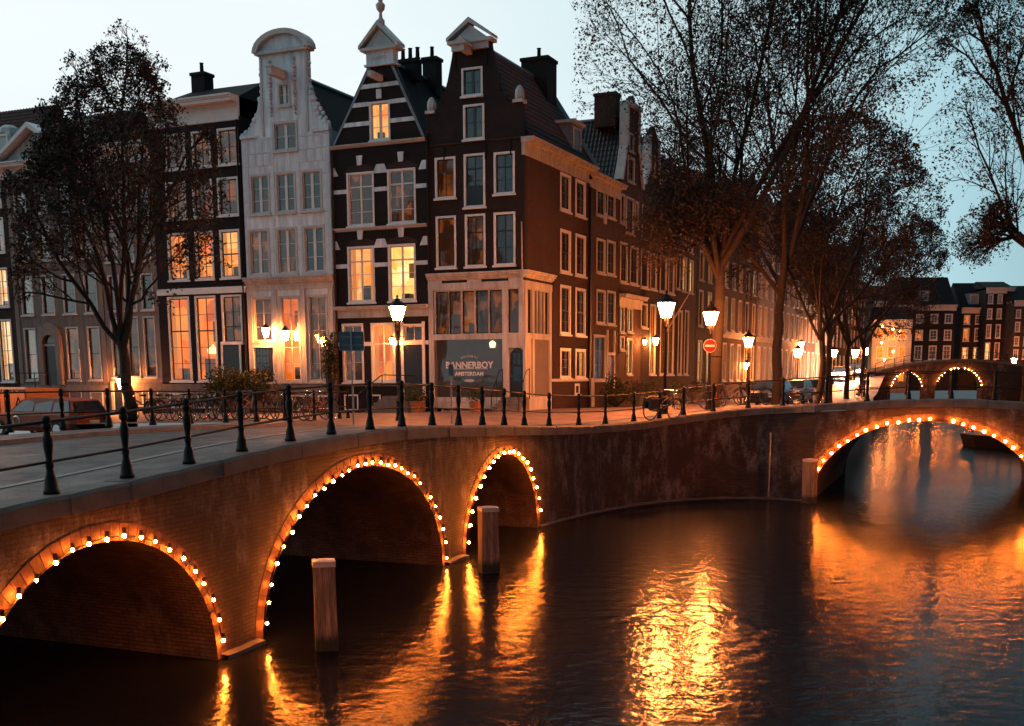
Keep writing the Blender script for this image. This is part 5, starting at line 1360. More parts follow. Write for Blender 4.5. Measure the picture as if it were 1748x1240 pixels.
# ---- houses closing the view beyond the far bridge, facing the camera
def far_house(px0, px1, Y, ytop, ybase_z, m, rows, n_, label, roofm='slate', zr=None, cols=2, case='offwhite', lits=None, dorm=0):
    x0 = (px0-PPX)/FPX*Y; x1 = (px1-PPX)/FPX*Y; zt = zat(ytop, Y); g0 = ZG
    r = empty('far_house', (x0, Y, ZG), 0, label, 'house', 'houses beyond the far bridge')
    w_ = x1-x0; ws = []
    for j, (y0, y1) in enumerate(rows):
        for k_ in range(n_):
            c_ = w_*(k_+.5)/n_; lit = (lits or {}).get((j, k_), 'room_dim' if (j+k_) % 3 else 'room_dark')
            ww = min(1.35, w_/n_*.55)
            ws.append((c_-ww/2, c_+ww/2, zat(y1, Y), zat(y0, Y), dict(cols=cols, rows=3, case=case, sash='offwhite', lit=lit, casew=.14, bar=.05)))
    build_house(r, 0, w_, [(0, 2.6), (w_, 2.6), (w_, zt), (0, zt)], ws, m, 9, zt)
    cornice(r, 0, w_, zt-.6, zt+.3, .5, 'offwhite', 'cornice')
    if zr: cross_roof(r, 0, w_, .2, 9, zt+.3, zr, roofm)
    for d_ in range(dorm):
        dx = w_*(.35+.4*d_); link('dormer', MB().box(dx, dx+1.8, .8, 4, zt+.8-ZG, zt+2.6-ZG), 'lead', r)
        window(r, dx+.2, dx+1.6, zt+1.0, zt+2.4, cols=2, rows=1, case='offwhite', sash='offwhite', lit='room_dim', base=(0, .76, 0), depth=.1, sill=False)
    return r
Yf = 186
far_house(1520, 1616, Yf, 527, 0, 'brick_black', [(539, 555), (566, 584), (593, 617)], 4, 'black brick house with high dark roof closing the canal view', zr=zat(476, Yf+4), dorm=1, lits={(1, 1): 'room_orange'})
far_house(1625, 1663, Yf+2, 532, 0, 'brick_dark', [(541, 557), (563, 586), (596, 617)], 2, 'small dark house with white dormers and an orange lit shop', zr=zat(486, Yf+6), dorm=1, lits={(2, 0): 'room_bright', (2, 1): 'room_bright', (0, 0): 'room_orange', (1, 0): 'room_orange'})
far_house(1664, 1711, Yf, 498, 0, 'brick_black', [(506, 522), (530, 548), (557, 581), (588, 617)], 3, 'four storey black brick house with a doorway lit amber', zr=zat(484, Yf+4), lits={(3, 0): 'room_bright'})
far_house(1712, 1790, Yf-3, 520, 0, 'brick_brown', [(532, 547), (553, 570), (578, 594), (600, 617)], 5, 'brown brick house at the right edge behind the tree trunk', zr=zat(492, Yf+2))
far_house(1480, 1519, Yf+4, 520, 0, 'brick_brown', [(532, 550), (560, 580), (592, 617)], 2, 'narrow brick house left of the high dark roof, mostly hidden by foliage', zr=zat(490, Yf+8))
# ------------------------------------------------------------------ far bridge with two lit arches
Y3 = 150.0
fbx = lambda px: (px-PPX)/FPX*Y3
r = empty('brick_bridge', (fbx(1580), Y3, 0), 0, 'far humped brick bridge with two small string-lit arches', 'bridge')
xa, xb = fbx(1485), fbx(1760)
def ztop3(px): return float(np.interp(px, [1485, 1500, 1540, 1600, 1650, 1700, 1760], [zat(638, Y3), zat(633, Y3), zat(624, Y3), zat(617, Y3), zat(616, Y3), zat(621, Y3), zat(630, Y3)]))
P3 = lambda s: np.array([s, Y3]); top3 = [(fbx(p), ztop3(p)) for p in (1485, 1500, 1520, 1540, 1570, 1600, 1630, 1650, 1675, 1700, 1730, 1760)]
ar3 = [(fbx(1539.5), fbx(1566)-fbx(1539.5), zat(638, Y3)), (fbx(1627), fbx(1666)-fbx(1627), zat(631, Y3))]
ar3 = [(c_, a_, h_) for c_, a_, h_ in ar3]
rel(face_panel(P3, top3, [arch_pts(*x, n_=16, zs=3.3) for x in ar3], 'face_wall', 'quay_brick', r), r)
for x in ar3: rel(barrel(P3, arch_pts(*x, n_=16, zs=3.3), np.array([.3, .95]), 7, 'vault', 'barrel_brick', r), r)
mb = MB()
for (s0, z0), (s1, z1) in zip(top3[:-1], top3[1:]): mb.add([(s0, Y3-.1, z0-.3), (s1, Y3-.1, z1-.3), (s1, Y3-.1, z1), (s0, Y3-.1, z0), (s0, Y3+7, z0-.3), (s1, Y3+7, z1-.3), (s1, Y3+7, z1), (s0, Y3+7, z0)], [(0, 1, 2, 3), (3, 2, 6, 7), (4, 7, 6, 5), (0, 4, 5, 1)])
rel(link('deck', mb, 'coping', r), r)
string_lights(P3, ar3[0][0], ar3[0][1]-.1, ar3[0][2]-.1, np.array([0, -1.]), 13, 'tiny bulb string round the left arch of the far bridge', .06, .94, r=.045, zs=3.3)
string_lights(P3, ar3[1][0], ar3[1][1]-.1, ar3[1][2]-.1, np.array([0, -1.]), 18, 'tiny bulb string round the right arch of the far bridge', .06, .94, skip=(9,), r=.045, zs=3.3)
pts = [(x, Y3+.3, z) for x, z in [(fbx(p), ztop3(p)) for p in np.linspace(1487, 1755, 18)]]
railing(pts, 'distant thin railing on top of the far humped bridge', 'post_thin', r=.03)

# ------------------------------------------------------------------ trees
def seg_mesh(name, S, n_):
    S = np.array(S, float); p0, p1, r0, r1 = S[:, 0:3], S[:, 3:6], S[:, 6], S[:, 7]
    d = p1-p0; d /= np.maximum(1e-6, np.linalg.norm(d, axis=1))[:, None]
    up = np.where(np.abs(d[:, 2:3]) < .9, np.array([[0, 0, 1.]]), np.array([[1., 0, 0]]))
    x = np.cross(d, up); x /= np.linalg.norm(x, axis=1)[:, None]; y = np.cross(x, d)
    m_ = len(S); t = np.arange(n_)*2*np.pi/n_
    ring_ = x[:, None, :]*np.cos(t)[None, :, None]+y[:, None, :]*np.sin(t)[None, :, None]
    V0 = p0[:, None, :]+ring_*r0[:, None, None]; V1 = p1[:, None, :]+ring_*r1[:, None, None]
    vs = np.concatenate([V0, V1], 1).reshape(-1, 3)
    i = np.arange(n_); k = (i+1) % n_
    f = np.stack([i, k, k+n_, i+n_], 1)[None]+(np.arange(m_)*2*n_)[:, None, None]; f = f.reshape(-1, 4)
    return quads(name, vs, f)
def quads(name, vs, f, smooth=True):
    me = bpy.data.meshes.new(name); me.vertices.add(len(vs)); me.vertices.foreach_set('co', vs.astype(np.float32).ravel())
    me.loops.add(f.size); me.loops.foreach_set('vertex_index', f.astype(np.int32).ravel())
    me.polygons.add(len(f)); me.polygons.foreach_set('loop_start', np.arange(0, f.size, f.shape[1], dtype=np.int32))
    me.polygons.foreach_set('loop_total', np.full(len(f), f.shape[1], dtype=np.int32))
    me.update(calc_edges=True)
    if smooth: me.shade_smooth()
    return me
def leaf_mesh(name, P_, size, g):
    n_ = len(P_); a = g.normal(size=(n_, 3)); a /= np.linalg.norm(a, axis=1)[:, None]
    b_ = g.normal(size=(n_, 3)); b_ -= (a*b_).sum(1)[:, None]*a; b_ /= np.linalg.norm(b_, axis=1)[:, None]
    s = size*g.uniform(.55, 1.25, (n_, 1)); a *= s; b_ *= s*.6
    vs = np.stack([P_-a, P_+b_, P_+a, P_-b_], 1).reshape(-1, 3)
    f = np.arange(n_*4).reshape(-1, 4)
    return quads(name, vs, f, False)
def grow_tree(seed, H, cr, r0, fork, leaders=6, kids=(7, 6, 6, 4), spread=(.25, .75), leaves=3, leaf=.07, cen=(0, 0), asp=1.0, low=.3, leaf_low=None, first=.32, limbs=None, trunk_wob=.12, taper=0.0, lump=1.0):
    """recursive branching kept inside an egg-shaped crown; returns trunk, branch and leaf meshes"""
    g = np.random.default_rng(seed); big, mid_, small, L = [], [], [], []
    cz = H*(low+1)/2; rz = H*(1-low)/2; cc = np.array([cen[0], cen[1], cz])
    def inside(p, k=1.0):
        t = (p[2]-cz)/rz; az_ = math.atan2(p[1]-cc[1], p[0]-cc[0]); w_ = (1-taper*t)*(1+lump*(.13*math.sin(3*az_+seed)+.12*math.sin(5*az_+4*t+seed*2)+.10*math.sin(7*t+2*az_))); q = (p-cc)/np.array([cr*w_, cr*asp*w_, rz]); return (q*q).sum() < k
    def branch(p, d, r, Ln, lev, lf_=1.0):
        ns = (7, 6, 5, 4, 3)[lev]; step = Ln/ns; pts_ = [p]; rr = [r]; q = p
        tap = .45 if lev < 3 else .3
        for i in range(ns):
            d = d+g.normal(size=3)*(.10, .13, .17, .2, .22)[lev]+np.array([0, 0, (.05, .07, .06, .05, .04)[lev]]); d /= np.linalg.norm(d)
            q2 = q+d*step
            if not inside(q2, 1.0 if lev < 4 else 1.12) and i > 0: break
            ra = r*(1-(1-tap)*i/ns); rb = r*(1-(1-tap)*(i+1)/ns)
            (big if ra > .07 else mid_ if ra > .022 else small).append((*q, *q2, ra, rb)); q = q2; pts_.append(q); rr.append(rb)
        n_ = len(pts_)
        if lev == 4:
            for i in range(1, n_):
                for _ in range(leaves):
                    if g.random() < lf_: L.append(pts_[i]+g.normal(size=3)*.07)
            return
        nk = kids[lev] if lev < 4 else 0
        for c_ in range(nk):
            t = first+(1-first)*(c_+g.random()*.8)/nk; i = min(n_-1, max(1, int(t*n_))); b_ = pts_[i]
            dd = (pts_[i]-pts_[i-1]); dd /= np.linalg.norm(dd)+1e-9
            s_ = g.normal(size=3); s_ -= (s_@dd)*dd; s_ /= np.linalg.norm(s_)
            ang = g.uniform(.45, .95); nd = dd*math.cos(ang)+s_*math.sin(ang)
            out_ = (b_-cc); out_[2] *= .3; out_ /= np.linalg.norm(out_)+1e-9
            nd = nd+out_*.22; nd /= np.linalg.norm(nd)
            branch(b_, nd, rr[i]*g.uniform(.42, .62), Ln*g.uniform(.42, .62), lev+1, lf_ if lev >= 3 else float(g.choice([.1, .35, .8, 1.0])) if lev == 2 else lf_)
        if n_ > 2:
            dd = pts_[-1]-pts_[-2]; dd /= np.linalg.norm(dd)+1e-9
            branch(pts_[-1], dd, rr[-1]*.95, Ln*.55, lev+1, lf_)
    # trunk
    p = np.array([0, 0, -.3]); d = np.array([0, 0, 1.]); nseg = 8; q = p; r = r0*1.25
    for i in range(nseg):
        q2 = q+np.array([g.normal()*trunk_wob*.5, g.normal()*trunk_wob*.5, (fork+.3)/nseg]); rb = r0*(1.1-.35*(i+1)/nseg) if i else r0
        big.append((*q, *q2, r, rb)); q, r = q2, rb
    if limbs is None:
        az0 = g.random()*6.28
        limbs = []
        for i in range(leaders):
            az = az0+i*2.4+g.normal()*.2; tilt = spread[0]+(spread[1]-spread[0])*g.random()
            limbs.append((az, tilt, g.uniform(.42, .62)))
    for i, (az, tilt, lf) in enumerate(limbs):
        dd = np.array([math.cos(az)*math.sin(tilt), math.sin(az)*math.sin(tilt), math.cos(tilt)])
        h_ = q-np.array([0, 0, (i % 3)*.35*fork*.2])
        branch(h_, dd, r*g.uniform(.55, .75), H*lf, 0)
    return big, mid_, small, np.array(L)
def tree(label, base, seed, group=None, leafsize=.075, z=None, **kw):
    big, mid_, small, L = grow_tree(seed, **kw)
    zb = gz(*base) if z is None else z
    root = empty('bare_tree', (*base, zb), 0, label, 'tree', group)
    link('trunk', seg_mesh('trunk', big, 9), 'bark', root)
    if mid_: stuff(link('branches', seg_mesh('branches', mid_, 5), 'bark', root))
    stuff(link('twigs', seg_mesh('twigs', small, 3), 'bark', root))
    g = np.random.default_rng(seed+99)
    if len(L): stuff(link('leaves', leaf_mesh('leaves', L, leafsize, g), 'leaf', root))
    return root, (len(big)*9+len(mid_)*5+len(small)*3, len(L))
cnt = []
# left tree: two upright limbs, upright brushy crown
p = ydist(228, 48.0)
_, c_ = tree('leafy young tree before the grey stone houses, trunk forking into upright limbs', p, 3, H=14.7, cr=3.7, r0=.25, fork=3.3, low=.17, leafsize=.066, leaves=4, cen=(.45, 0), taper=.50, lump=.6,
     limbs=[(0.4, .30, .55), (3.3, .22, .6), (1.7, .35, .5), (4.8, .4, .5), (2.9, .62, .5), (6.1, .6, .48), (1.0, .08, .6)], kids=(8, 7, 5, 3)); cnt.append(c_)
# the great elm behind the quay
_, c_ = tree('great bare elm behind the quay railing, its crown reaching past the top', (9.6, 55.0), 23, H=28, cr=9.7, r0=.29, fork=6.8, low=.33, leafsize=.072, leaves=2, cen=(3.0, 0), lump=.4,
     limbs=[(3.1, .70, .50), (2.6, .55, .52), (2.7, .55, .5), (2.2, .3, .55), (1.2, .12, .6), (4.2, .35, .5), (.2, .50, .55), (-.5, .62, .5), (3.7, .6, .5), (.9, .75, .42)], kids=(8, 7, 6, 4)); cnt.append(c_)
_, c_ = tree('second big bare tree nearer the right bridge, leaning its limbs over the canal', (13.4, 58.5), 33, H=22.5, cr=7.2, r0=.25, fork=6.2, low=.30, leafsize=.072, leaves=2, cen=(.8, 0), taper=.2, kids=(8, 7, 6, 4), leaders=7, spread=(.2, .8)); cnt.append(c_)
for i, (px, Y, H_, cr_, lab) in enumerate([(1391, 70, 16.5, 5.6, 'brown leaved tree between the second big tree and the thin dark trunk'), (1411, 80, 16, 5.2, 'thin dark trunked tree third along the canal edge'),
      (1440, 93, 15.5, 5.6, 'brown canal side tree behind the bright car headlights'), (1463, 112, 14.5, 5.6, 'distant brown tree near the end of the canal side row')]):
    p = ydist(px, Y); _, c_ = tree(lab, p, 50+i, 'trees along the far canal side', H=H_, cr=cr_, r0=.21, fork=4.6, low=.26, leafsize=.08, leaves=3, kids=(7, 6, 5, 3), leaders=6, cen=(.8, 0)); cnt.append(c_)
_, c_ = tree('tall tree at the right edge with its dark trunk cut by the frame', (27.0, 60.5), 71, H=25, cr=6.8, r0=.30, fork=9.0, low=.36, leafsize=.075, leaves=3, cen=(2.2, 0), kids=(8, 7, 6, 3), leaders=7, spread=(.25, 1.0)); cnt.append(c_)
print('trees', cnt)
# shrubs
def shrub(label, loc, rx, ry, rz, n_=2600, seed=1, leaf='leaf_green', base_h=.4, size=.06, name='shrub', cat='shrub'):
    g = np.random.default_rng(seed)
    root = empty(name, loc, 0, label, cat)
    S = []; L = []
    for i in range(40):
        az = g.random()*6.28; t = g.uniform(.2, 1.2); d = np.array([math.cos(az)*math.sin(t)*rx, math.sin(az)*math.sin(t)*ry, math.cos(t)*rz*1.0+base_h]); S.append((0, 0, 0, *d, .02, .008))
    q = g.normal(size=(n_, 3)); q /= np.linalg.norm(q, axis=1)[:, None]; k = g.random(n_)**.35
    lump = 1+.25*np.sin(q[:, 0]*5+seed)+.2*np.sin(q[:, 1]*7+q[:, 2]*6)
    P_ = q*k[:, None]*lump[:, None]*np.array([rx, ry, rz]); P_[:, 2] += rz*.75+base_h
    link('stems', seg_mesh('stems', S, 4), 'bark', root)
    stuff(link('foliage', leaf_mesh('foliage', P_, size, g), leaf, root))
    return root
q = W(-15.6, -1.8); shrub('broad leafy shrub beside the stoop of the white house', (*q, 3.3), 1.7, .9, 1.05, 5200, 4, base_h=.35, size=.08)
q = W(-16.9, -1.6); shrub('reddish low shrub left of the white house stoop', (*q, 3.3), .9, .7, .8, 1500, 6, 'leaf', base_h=.2, size=.08)
q = W(-10.75, -.45); shrub('narrow dark climbing plant between the white house and the banded house', (*q, 3.3), .38, .28, 1.3, 1500, 5, base_h=1.6, size=.07, name='climbing_plant', cat='plant')
q = W(-5.6, -1.7); 
def planter(label, loc, r_=.35, h=.5, seed=1, leaf='leaf_green', pot='terracotta', ph=.5):
    root = empty('potted_plant', loc, 0, label, 'potted plant')
    link('pot', MB().lathe([(r_*.7, 0), (r_, h), (r_*1.06, h), (r_*1.06, h+.05), (r_*.9, h+.05)], 10), pot, root)
    g = np.random.default_rng(seed); n_ = 420; qq = g.normal(size=(n_, 3)); qq /= np.linalg.norm(qq, axis=1)[:, None]
    P_ = qq*(g.random(n_)**.4)[:, None]*np.array([r_*1.5, r_*1.5, ph]); P_[:, 2] += h+ph*.7
    stuff(link('foliage', leaf_mesh('foliage', P_, .06, g), leaf, root)); return root
for a, o_, lab, pt, sd in [(-5.5, -1.6, 'bushy potted plant left of the shop window blind', 'plinth', 1), (-4.9, -1.9, 'small terracotta pot on the pavement under the shop window', 'terracotta', 2), (-1.9, -1.5, 'orange pot with low plant left of the shop steps', 'terracotta', 3)]:
    q = W(a, o_); planter(lab, (*q, 3.27), seed=sd, pot=pt)
q = W(1.3, 9.8); shrub('dark shrub in the side street before the low brick house', (*q, 3.25), .9, .9, .8, 1500, 9, base_h=.3, size=.07)
for b_, lab in ((14.6, 'dark potted bush before the lit shop'), (17.6, 'tall potted plant at the far side of the lit shop'), (23.0, 'bushy pot below the dim sash windows'), (28.5, 'rounded potted bush below the three bright windows')):
    q = W(1.0, b_); planter(lab, (*q, 3.25), .42, .55, int(b_), pot='plinth', ph=.6)

# ------------------------------------------------------------------ lamps
def hexa(r0_, r1_, z0, z1): return [(r0_, z0), (r1_, z1)]
def street_lamp(xy, zc, label, s=1.0, ground=None, glass='lamp_glass'):
    g0 = gz(*xy) if ground is None else ground
    root = empty('street_lamp', (*xy, g0), R(random.uniform(0, 60)), label, 'street lamp', 'lit crown lanterns along the quay')
    h = zc-g0
    link('post', MB().lathe([(.17, 0), (.17, .12), (.13, .2), (.12, .7), (.14, .78), (.075, .85), (.06, 1.6), (.075, 1.65), (.05, 1.75), (.042, h-.75), (.07, h-.7), (.045, h-.62), (.05, h-.36*s)], 10), 'iron', root)
    br_ = MB()
    for sx in (-1, 1): br_.tube([(0, 0, h-.72), (sx*.16*s, 0, h-.5*s), (sx*.17*s, 0, h-.30*s)], .014, 5)
    br_.tube([(-.28, 0, h-.95), (.28, 0, h-.95)], .016, 5)
    link('bracket', br_, 'iron', root)
    link('lantern_glass', MB().lathe([(.17*s, -.30*s), (.33*s, .22*s)], 6), glass, root, (0, 0, h))
    fr_ = MB()
    for i in range(6):
        t = math.pi/3*i; fr_.tube([(.175*s*math.cos(t), .175*s*math.sin(t), -.31*s), (.34*s*math.cos(t), .34*s*math.sin(t), .23*s)], .011, 4)
    link('lantern_frame', fr_, 'iron', root, (0, 0, h))
    link('lantern_cap', MB().lathe([(.38*s, .225*s), (.36*s, .26*s), (.20*s, .42*s), (.12*s, .44*s), (.1*s, .52*s), (.03*s, .56*s), (.05*s, .62*s), (.01*s, .70*s)], 6), 'iron', root, (0, 0, h))
    return root
street_lamp(ydist(685, 46.5), 7.5, 'lit crown street lamp before the banded brick house', 1.0, glass='lamp_glass_soft')
street_lamp(ydist(-70, 51), 7.5, 'unseen lit crown street lamp added just outside the left edge, by the site container', 1.05, ground=3.1, glass='lamp_glass_soft')  # unseen lamp, added to account for the warm light on the left-hand houses
street_lamp(ydist(1132.5, 47.8), 7.66, 'lit crown street lamp over the parked bicycle, nearest on the quay', 1.08)
street_lamp(ydist(1207, 51.6), 7.50, 'lit crown street lamp above the no entry sign', 1.05)
street_lamp(ydist(1271, 70), 7.0, 'lit crown street lamp left of the second big trunk', 1.05)
street_lamp(ydist(1355, 98), 6.9, 'lit street lamp between the second trunk and the middle trunks', 1.2)
street_lamp(ydist(1415, 125), 7.4, 'lit street lamp left of the headlights', 1.2)
street_lamp(ydist(1451, 132), 7.5, 'lit street lamp just right above the headlights', 1.5)
street_lamp(ydist(1718, 176), 7.2, 'lit street lamp at the right edge beyond the far bridge', 1.3)
def wall_lamp(p, label, out_dir, s=1.0):
    root = empty('wall_lantern', p, math.atan2(out_dir[1], out_dir[0]), label, 'wall lamp', 'lit wall lanterns')
    link('arm', MB().tube([(-.32, 0, -.1), (-.2, 0, .25*s), (0, 0, .28*s)], .015, 5), 'iron', root)
    link('lantern_glass', MB().lathe([(.07*s, -.15*s), (.13*s, .13*s)], 6), 'wall_lamp', root)
    link('lantern_cap', MB().lathe([(.16*s, .135*s), (.05*s, .24*s), (.01, .3*s)], 6), 'iron', root)
    return root
for px, py, o_, lab, s in [(462, 568, -.42, 'lit wall lantern left of the middle ground floor window of the white house', 1.6), (495, 573, -.42, 'lit wall lantern over the middle ground floor window of the white house', 1.7),
      (676, 583, -.42, 'lit lantern over the stoop of the banded house', 1.0), (216, 655, -.42, 'lit wall lantern by the basement door of the narrow grey house', 2.0)]:
    a, z = fa(px, py); q = W(a, o_); wall_lamp((*q, z), lab, -V, s)
for px, py, lab, s in [(1090, 585, 'lit wall lantern on the lit shop, left one', 1.0), (1109, 583, 'lit wall lantern between the lit shop and the scrolled gable house', 1.5), (1266, 625, 'low lit wall lantern half way along the side street', 1.8),
      (1361, 590, 'tiny wall light above the distant street lamp', 2.2), (1474, 600, 'small wall light far along the side street', 3.2)]:
    b_, z = sb(px, py); q = W(.4, b_); wall_lamp((*q, z), lab, U, s)
for px, py, Y, lab in [(1494, 560, 159, 'high left floodlight on the bright end house'), (1512, 565, 159, 'middle floodlight on the bright end house'), (1522, 569, 159, 'right floodlight on the bright end house'), (1494, 588, 159, 'lower left floodlight on the bright end house'), (1514, 603, 159, 'lowest floodlight on the bright end house'), (1500, 617, 159, 'floodlight by the door of the bright end house')]:
    x, y = ydist(px, Y); wall_lamp((x, y, zat(py, Y)), lab, np.array([0, -1.]), .85)
# the end house they light
r = empty('end_house', (ydist(1478, 161)[0], 161, ZG), R(-12), 'pale end house by the far bridge lit bright amber by floodlights', 'house')
build_house(r, 0, 5.2, [(0, 2.6), (5.2, 2.6), (5.2, 12.6), (0, 12.6)], [(x, x+.9, z0, z1, dict(cols=2, rows=2, case='white', sash='white', lit='room_orange', casew=.1, pane=False)) for x in (.6, 2.1, 3.6) for z0, z1 in ((4.2, 6.4), (7.4, 9.0), (9.9, 11.3))], 'cream', 5, 12.6)
cross_roof(r, 0, 5.2, .1, 5, 12.6, 14.4, 'slate')

# ------------------------------------------------------------------ signs
def sign_pole(xy, ztop_, label, name, cat, r_=.04, m='steel', g0=None):
    g0 = gz(*xy) if g0 is None else g0
    root = empty(name, (*xy, g0), 0, label, cat); link('pole', MB().tube([(0, 0, 0), (0, 0, ztop_-g0)], r_, 8), m, root); return root, g0
x, y = ydist(607, 41.5)
root, g0 = sign_pole((x, y), zat(563, 41.5), 'grey back of a rectangular road sign on a thin pale pole', 'road_sign', 'road sign', .035, 'steel')
hw = 20/FPX*41.5; z0, z1 = zat(597, 41.5)-g0, zat(566, 41.5)-g0
link('sign_plate', MB().box(-hw, hw, .05, .07, z0, z1), 'sign_grey', root)
link('plate_rim', MB().box(-hw-.02, -hw, .03, .08, z0, z1).box(hw, hw+.02, .03, .08, z0, z1).box(-hw, hw, .03, .08, z1, z1+.02).box(-hw, hw, .03, .08, z0-.02, z0), 'steel', root)
link('plate_brace', MB().box(-hw*.9, hw*.9, .03, .05, z0+.15, z0+.2).box(-hw*.9, hw*.9, .03, .05, z1-.2, z1-.15), 'steel', root)
x, y = ydist(1206.5, 50.5); root, g0 = sign_pole((x, y), zat(580, 50.5), 'round red no entry sign with a white bar on a dark pole', 'no_entry_sign', 'road sign', .04, 'iron')
rr_ = 11/FPX*50.5; zc_ = zat(592, 50.5)-g0
disc = lambda r_, y0_, y1_: MB().prism([(r_*math.cos(t), zc_+r_*math.sin(t)) for t in np.linspace(0, 2*math.pi, 25)[:-1]], y0_, y1_)
link('sign_rim', disc(rr_, -.05, -.045), 'sign_white', root); link('sign_plate', disc(rr_*.94, -.058, -.052), 'sign_red', root)
link('white_bar', MB().box(-rr_*.72, rr_*.72, -.066, -.06, zc_-rr_*.14, zc_+rr_*.14), 'sign_white', root)
x, y = ydist(773, 44.5); root, g0 = sign_pole((x, y), zat(622, 44.5), 'thin grey pole with a small blue plate before the shop window', 'sign_post', 'sign post', .03, 'steel')
link('sign_plate', MB().box(-.09, .09, -.05, -.035, zat(641, 44.5)-g0, zat(622, 44.5)-g0), 'sign_grey', root)
# leaning flag staff over the side street
b_, z_ = sb(1134, 570); b2_, z2_ = sb(1166, 500)
q = W(.05, b_); tag(link('wall_flagpole', MB().tube([(0, 0, 0), (1.9, .9, 3.0)], [.045, .03], 6), 'flag_wood', None, (q[0], q[1], z_)), 'slanting empty flagpole fixed to a side street front behind the nearest quay lamp', 'flagpole')

# ------------------------------------------------------------------ bicycles (world scale: a wheel is 0.82 m across here)
def ringmesh(Rr, r_, n_=26, k=5):
    return MB().tube([(Rr*math.cos(t), 0, Rr*math.sin(t)) for t in np.linspace(0, 2*math.pi, n_+1)[:-1]], r_, k, True)
def make_bike(label, loc, rz, frame='iron', lean=.06, group='bicycles parked along the quay'):
    root = empty('bicycle', loc, rz, label, 'bicycle', group); root.rotation_euler[0] = lean
    if 'wheel' not in MESH:
        mb = ringmesh(.40, .022); MESH['wheel'] = mb.mesh('tyre'); MESH['wheel'].materials.append(M['rubber'])
        mb = ringmesh(.375, .012, 22, 4)
        for i in range(12):
            t = i*math.pi/6; mb.tube([(0, .02*(-1)**i, 0), (.375*math.cos(t), 0, .375*math.sin(t))], .0035, 3)
        MESH['rim'] = mb.mesh('rim'); MESH['rim'].materials.append(M['chrome'])
        f = MB(); bb = (.05, 0, .38); ht = (.55, 0, .95); hb = (.60, 0, .72); stp = (-.14, 0, 1.0)
        f.tube([bb, stp], .02, 6).tube([bb, hb], .022, 6).tube([(-.05, 0, .66), ht], .02, 6).tube([ht, hb, (.64, .05, .45), (.70, .05, .42)], .016, 5).tube([hb, (.64, -.05, .45), (.70, -.05, .42)], .016, 5)
        f.tube([bb, (-.60, .05, .42)], .014, 5).tube([bb, (-.60, -.05, .42)], .014, 5).tube([(-.11, 0, .88), (-.60, .06, .42)], .012, 5).tube([(-.11, 0, .88), (-.60, -.06, .42)], .012, 5)
        MESH['bframe'] = f.mesh('frame')
        MESH['saddle'] = MB().prism([(-.16, 1.02), (.13, 1.05), (.14, 1.09), (-.15, 1.11), (-.2, 1.07)], -.05, .05).box(-.17, -.05, -.09, .09, 1.05, 1.10).mesh('saddle'); MESH['saddle'].materials.append(M['rubber'])
        MESH['hbar'] = MB().tube([(.38, -.30, 1.12), (.48, -.26, 1.16), (.54, 0, 1.14), (.48, .26, 1.16), (.38, .30, 1.12)], .014, 5).tube([(.54, 0, .95), (.53, 0, 1.15)], .015, 5).mesh('handlebar'); MESH['hbar'].materials.append(M['chrome'])
        MESH['fender'] = MB().tube([(-.60+.45*math.cos(t), 0, .42+.45*math.sin(t)) for t in np.linspace(.3, 2.9, 10)], .022, 5).tube([(.70+.45*math.cos(t), 0, .42+.45*math.sin(t)) for t in np.linspace(.5, 2.6, 9)], .02, 5).mesh('mudguard'); MESH['fender'].materials.append(M['iron'])
        MESH['rack'] = MB().box(-.85, -.25, -.07, .07, .90, .93).tube([(-.6, .07, .42), (-.7, .07, .9)], .008, 4).tube([(-.6, -.07, .42), (-.7, -.07, .9)], .008, 4).mesh('carrier'); MESH['rack'].materials.append(M['iron'])
        MESH['chain'] = MB().prism([(-.62, .36), (.12, .28), (.16, .46), (-.6, .46)], .03, .07).mesh('chain_case'); MESH['chain'].materials.append(M['rubber'])
        MESH['hl'] = MB().lathe([(.05, 0), (.035, .07)], 8).mesh('headlamp'); MESH['hl'].materials.append(M['chrome'])
    for x in (-.60, .70):
        w_ = link('wheel', MESH['wheel'], None, root, (x, 0, .42)); link('rim', MESH['rim'], None, w_, rot=(0, random.random(), 0))
    f_ = link('frame', MESH['bframe'].copy(), frame, root)
    link('saddle', MESH['saddle'], None, root); link('handlebar', MESH['hbar'], None, root); link('mudguards', MESH['fender'], None, root)
    link('carrier', MESH['rack'], None, root); link('chain_case', MESH['chain'], None, root); link('headlamp', MESH['hl'], None, root, (.62, 0, 1.0), (0, R(90), 0))
    return root
x, y = ydist(1127, 44.9)
bk = make_bike('black bicycle with a pannier leaning on the quay railing under the nearest lamp', (x, y, gz(x, y)+.12), R(38), lean=.1)
link('pannier', MB().box(-.85, -.4, -.22, -.08, .45, .85).box(-.85, -.4, .08, .22, .45, .85), 'rubber', bk)
cols_ = ['iron', 'car_red', 'car_silver', 'terracotta', 'sign_grey', 'iron', 'steel']
sides = ['first from the left', 'second from the left', 'third from the left', 'fourth from the left', 'fifth from the left', 'sixth from the left', 'seventh from the left', 'eighth from the left', 'ninth from the left', 'tenth from the left', 'eleventh from the left', 'twelfth from the left', 'thirteenth from the left', 'fourteenth from the left', 'fifteenth from the left', 'sixteenth from the left']
lb = dict(iron='black', car_red='dark red', car_silver='silver', terracotta='rust orange', sign_grey='blue grey', steel='grey')
for i in range(16):
    t = i/15; px = 258+t*300; Y = 48.5-t*3.0; c_ = cols_[i % 7]
    x, y = ydist(px, Y)
    make_bike('%s bicycle in the rack behind the far railing, %s' % (lb[c_], sides[i]), (x+random.uniform(-.1, .1), y, gz(x, y)+.01), ANG+R(90+random.uniform(-14, 14)+(180 if i % 3 == 0 else 0)), c_, random.uniform(-.12, .12), 'bicycles racked behind the far railing')
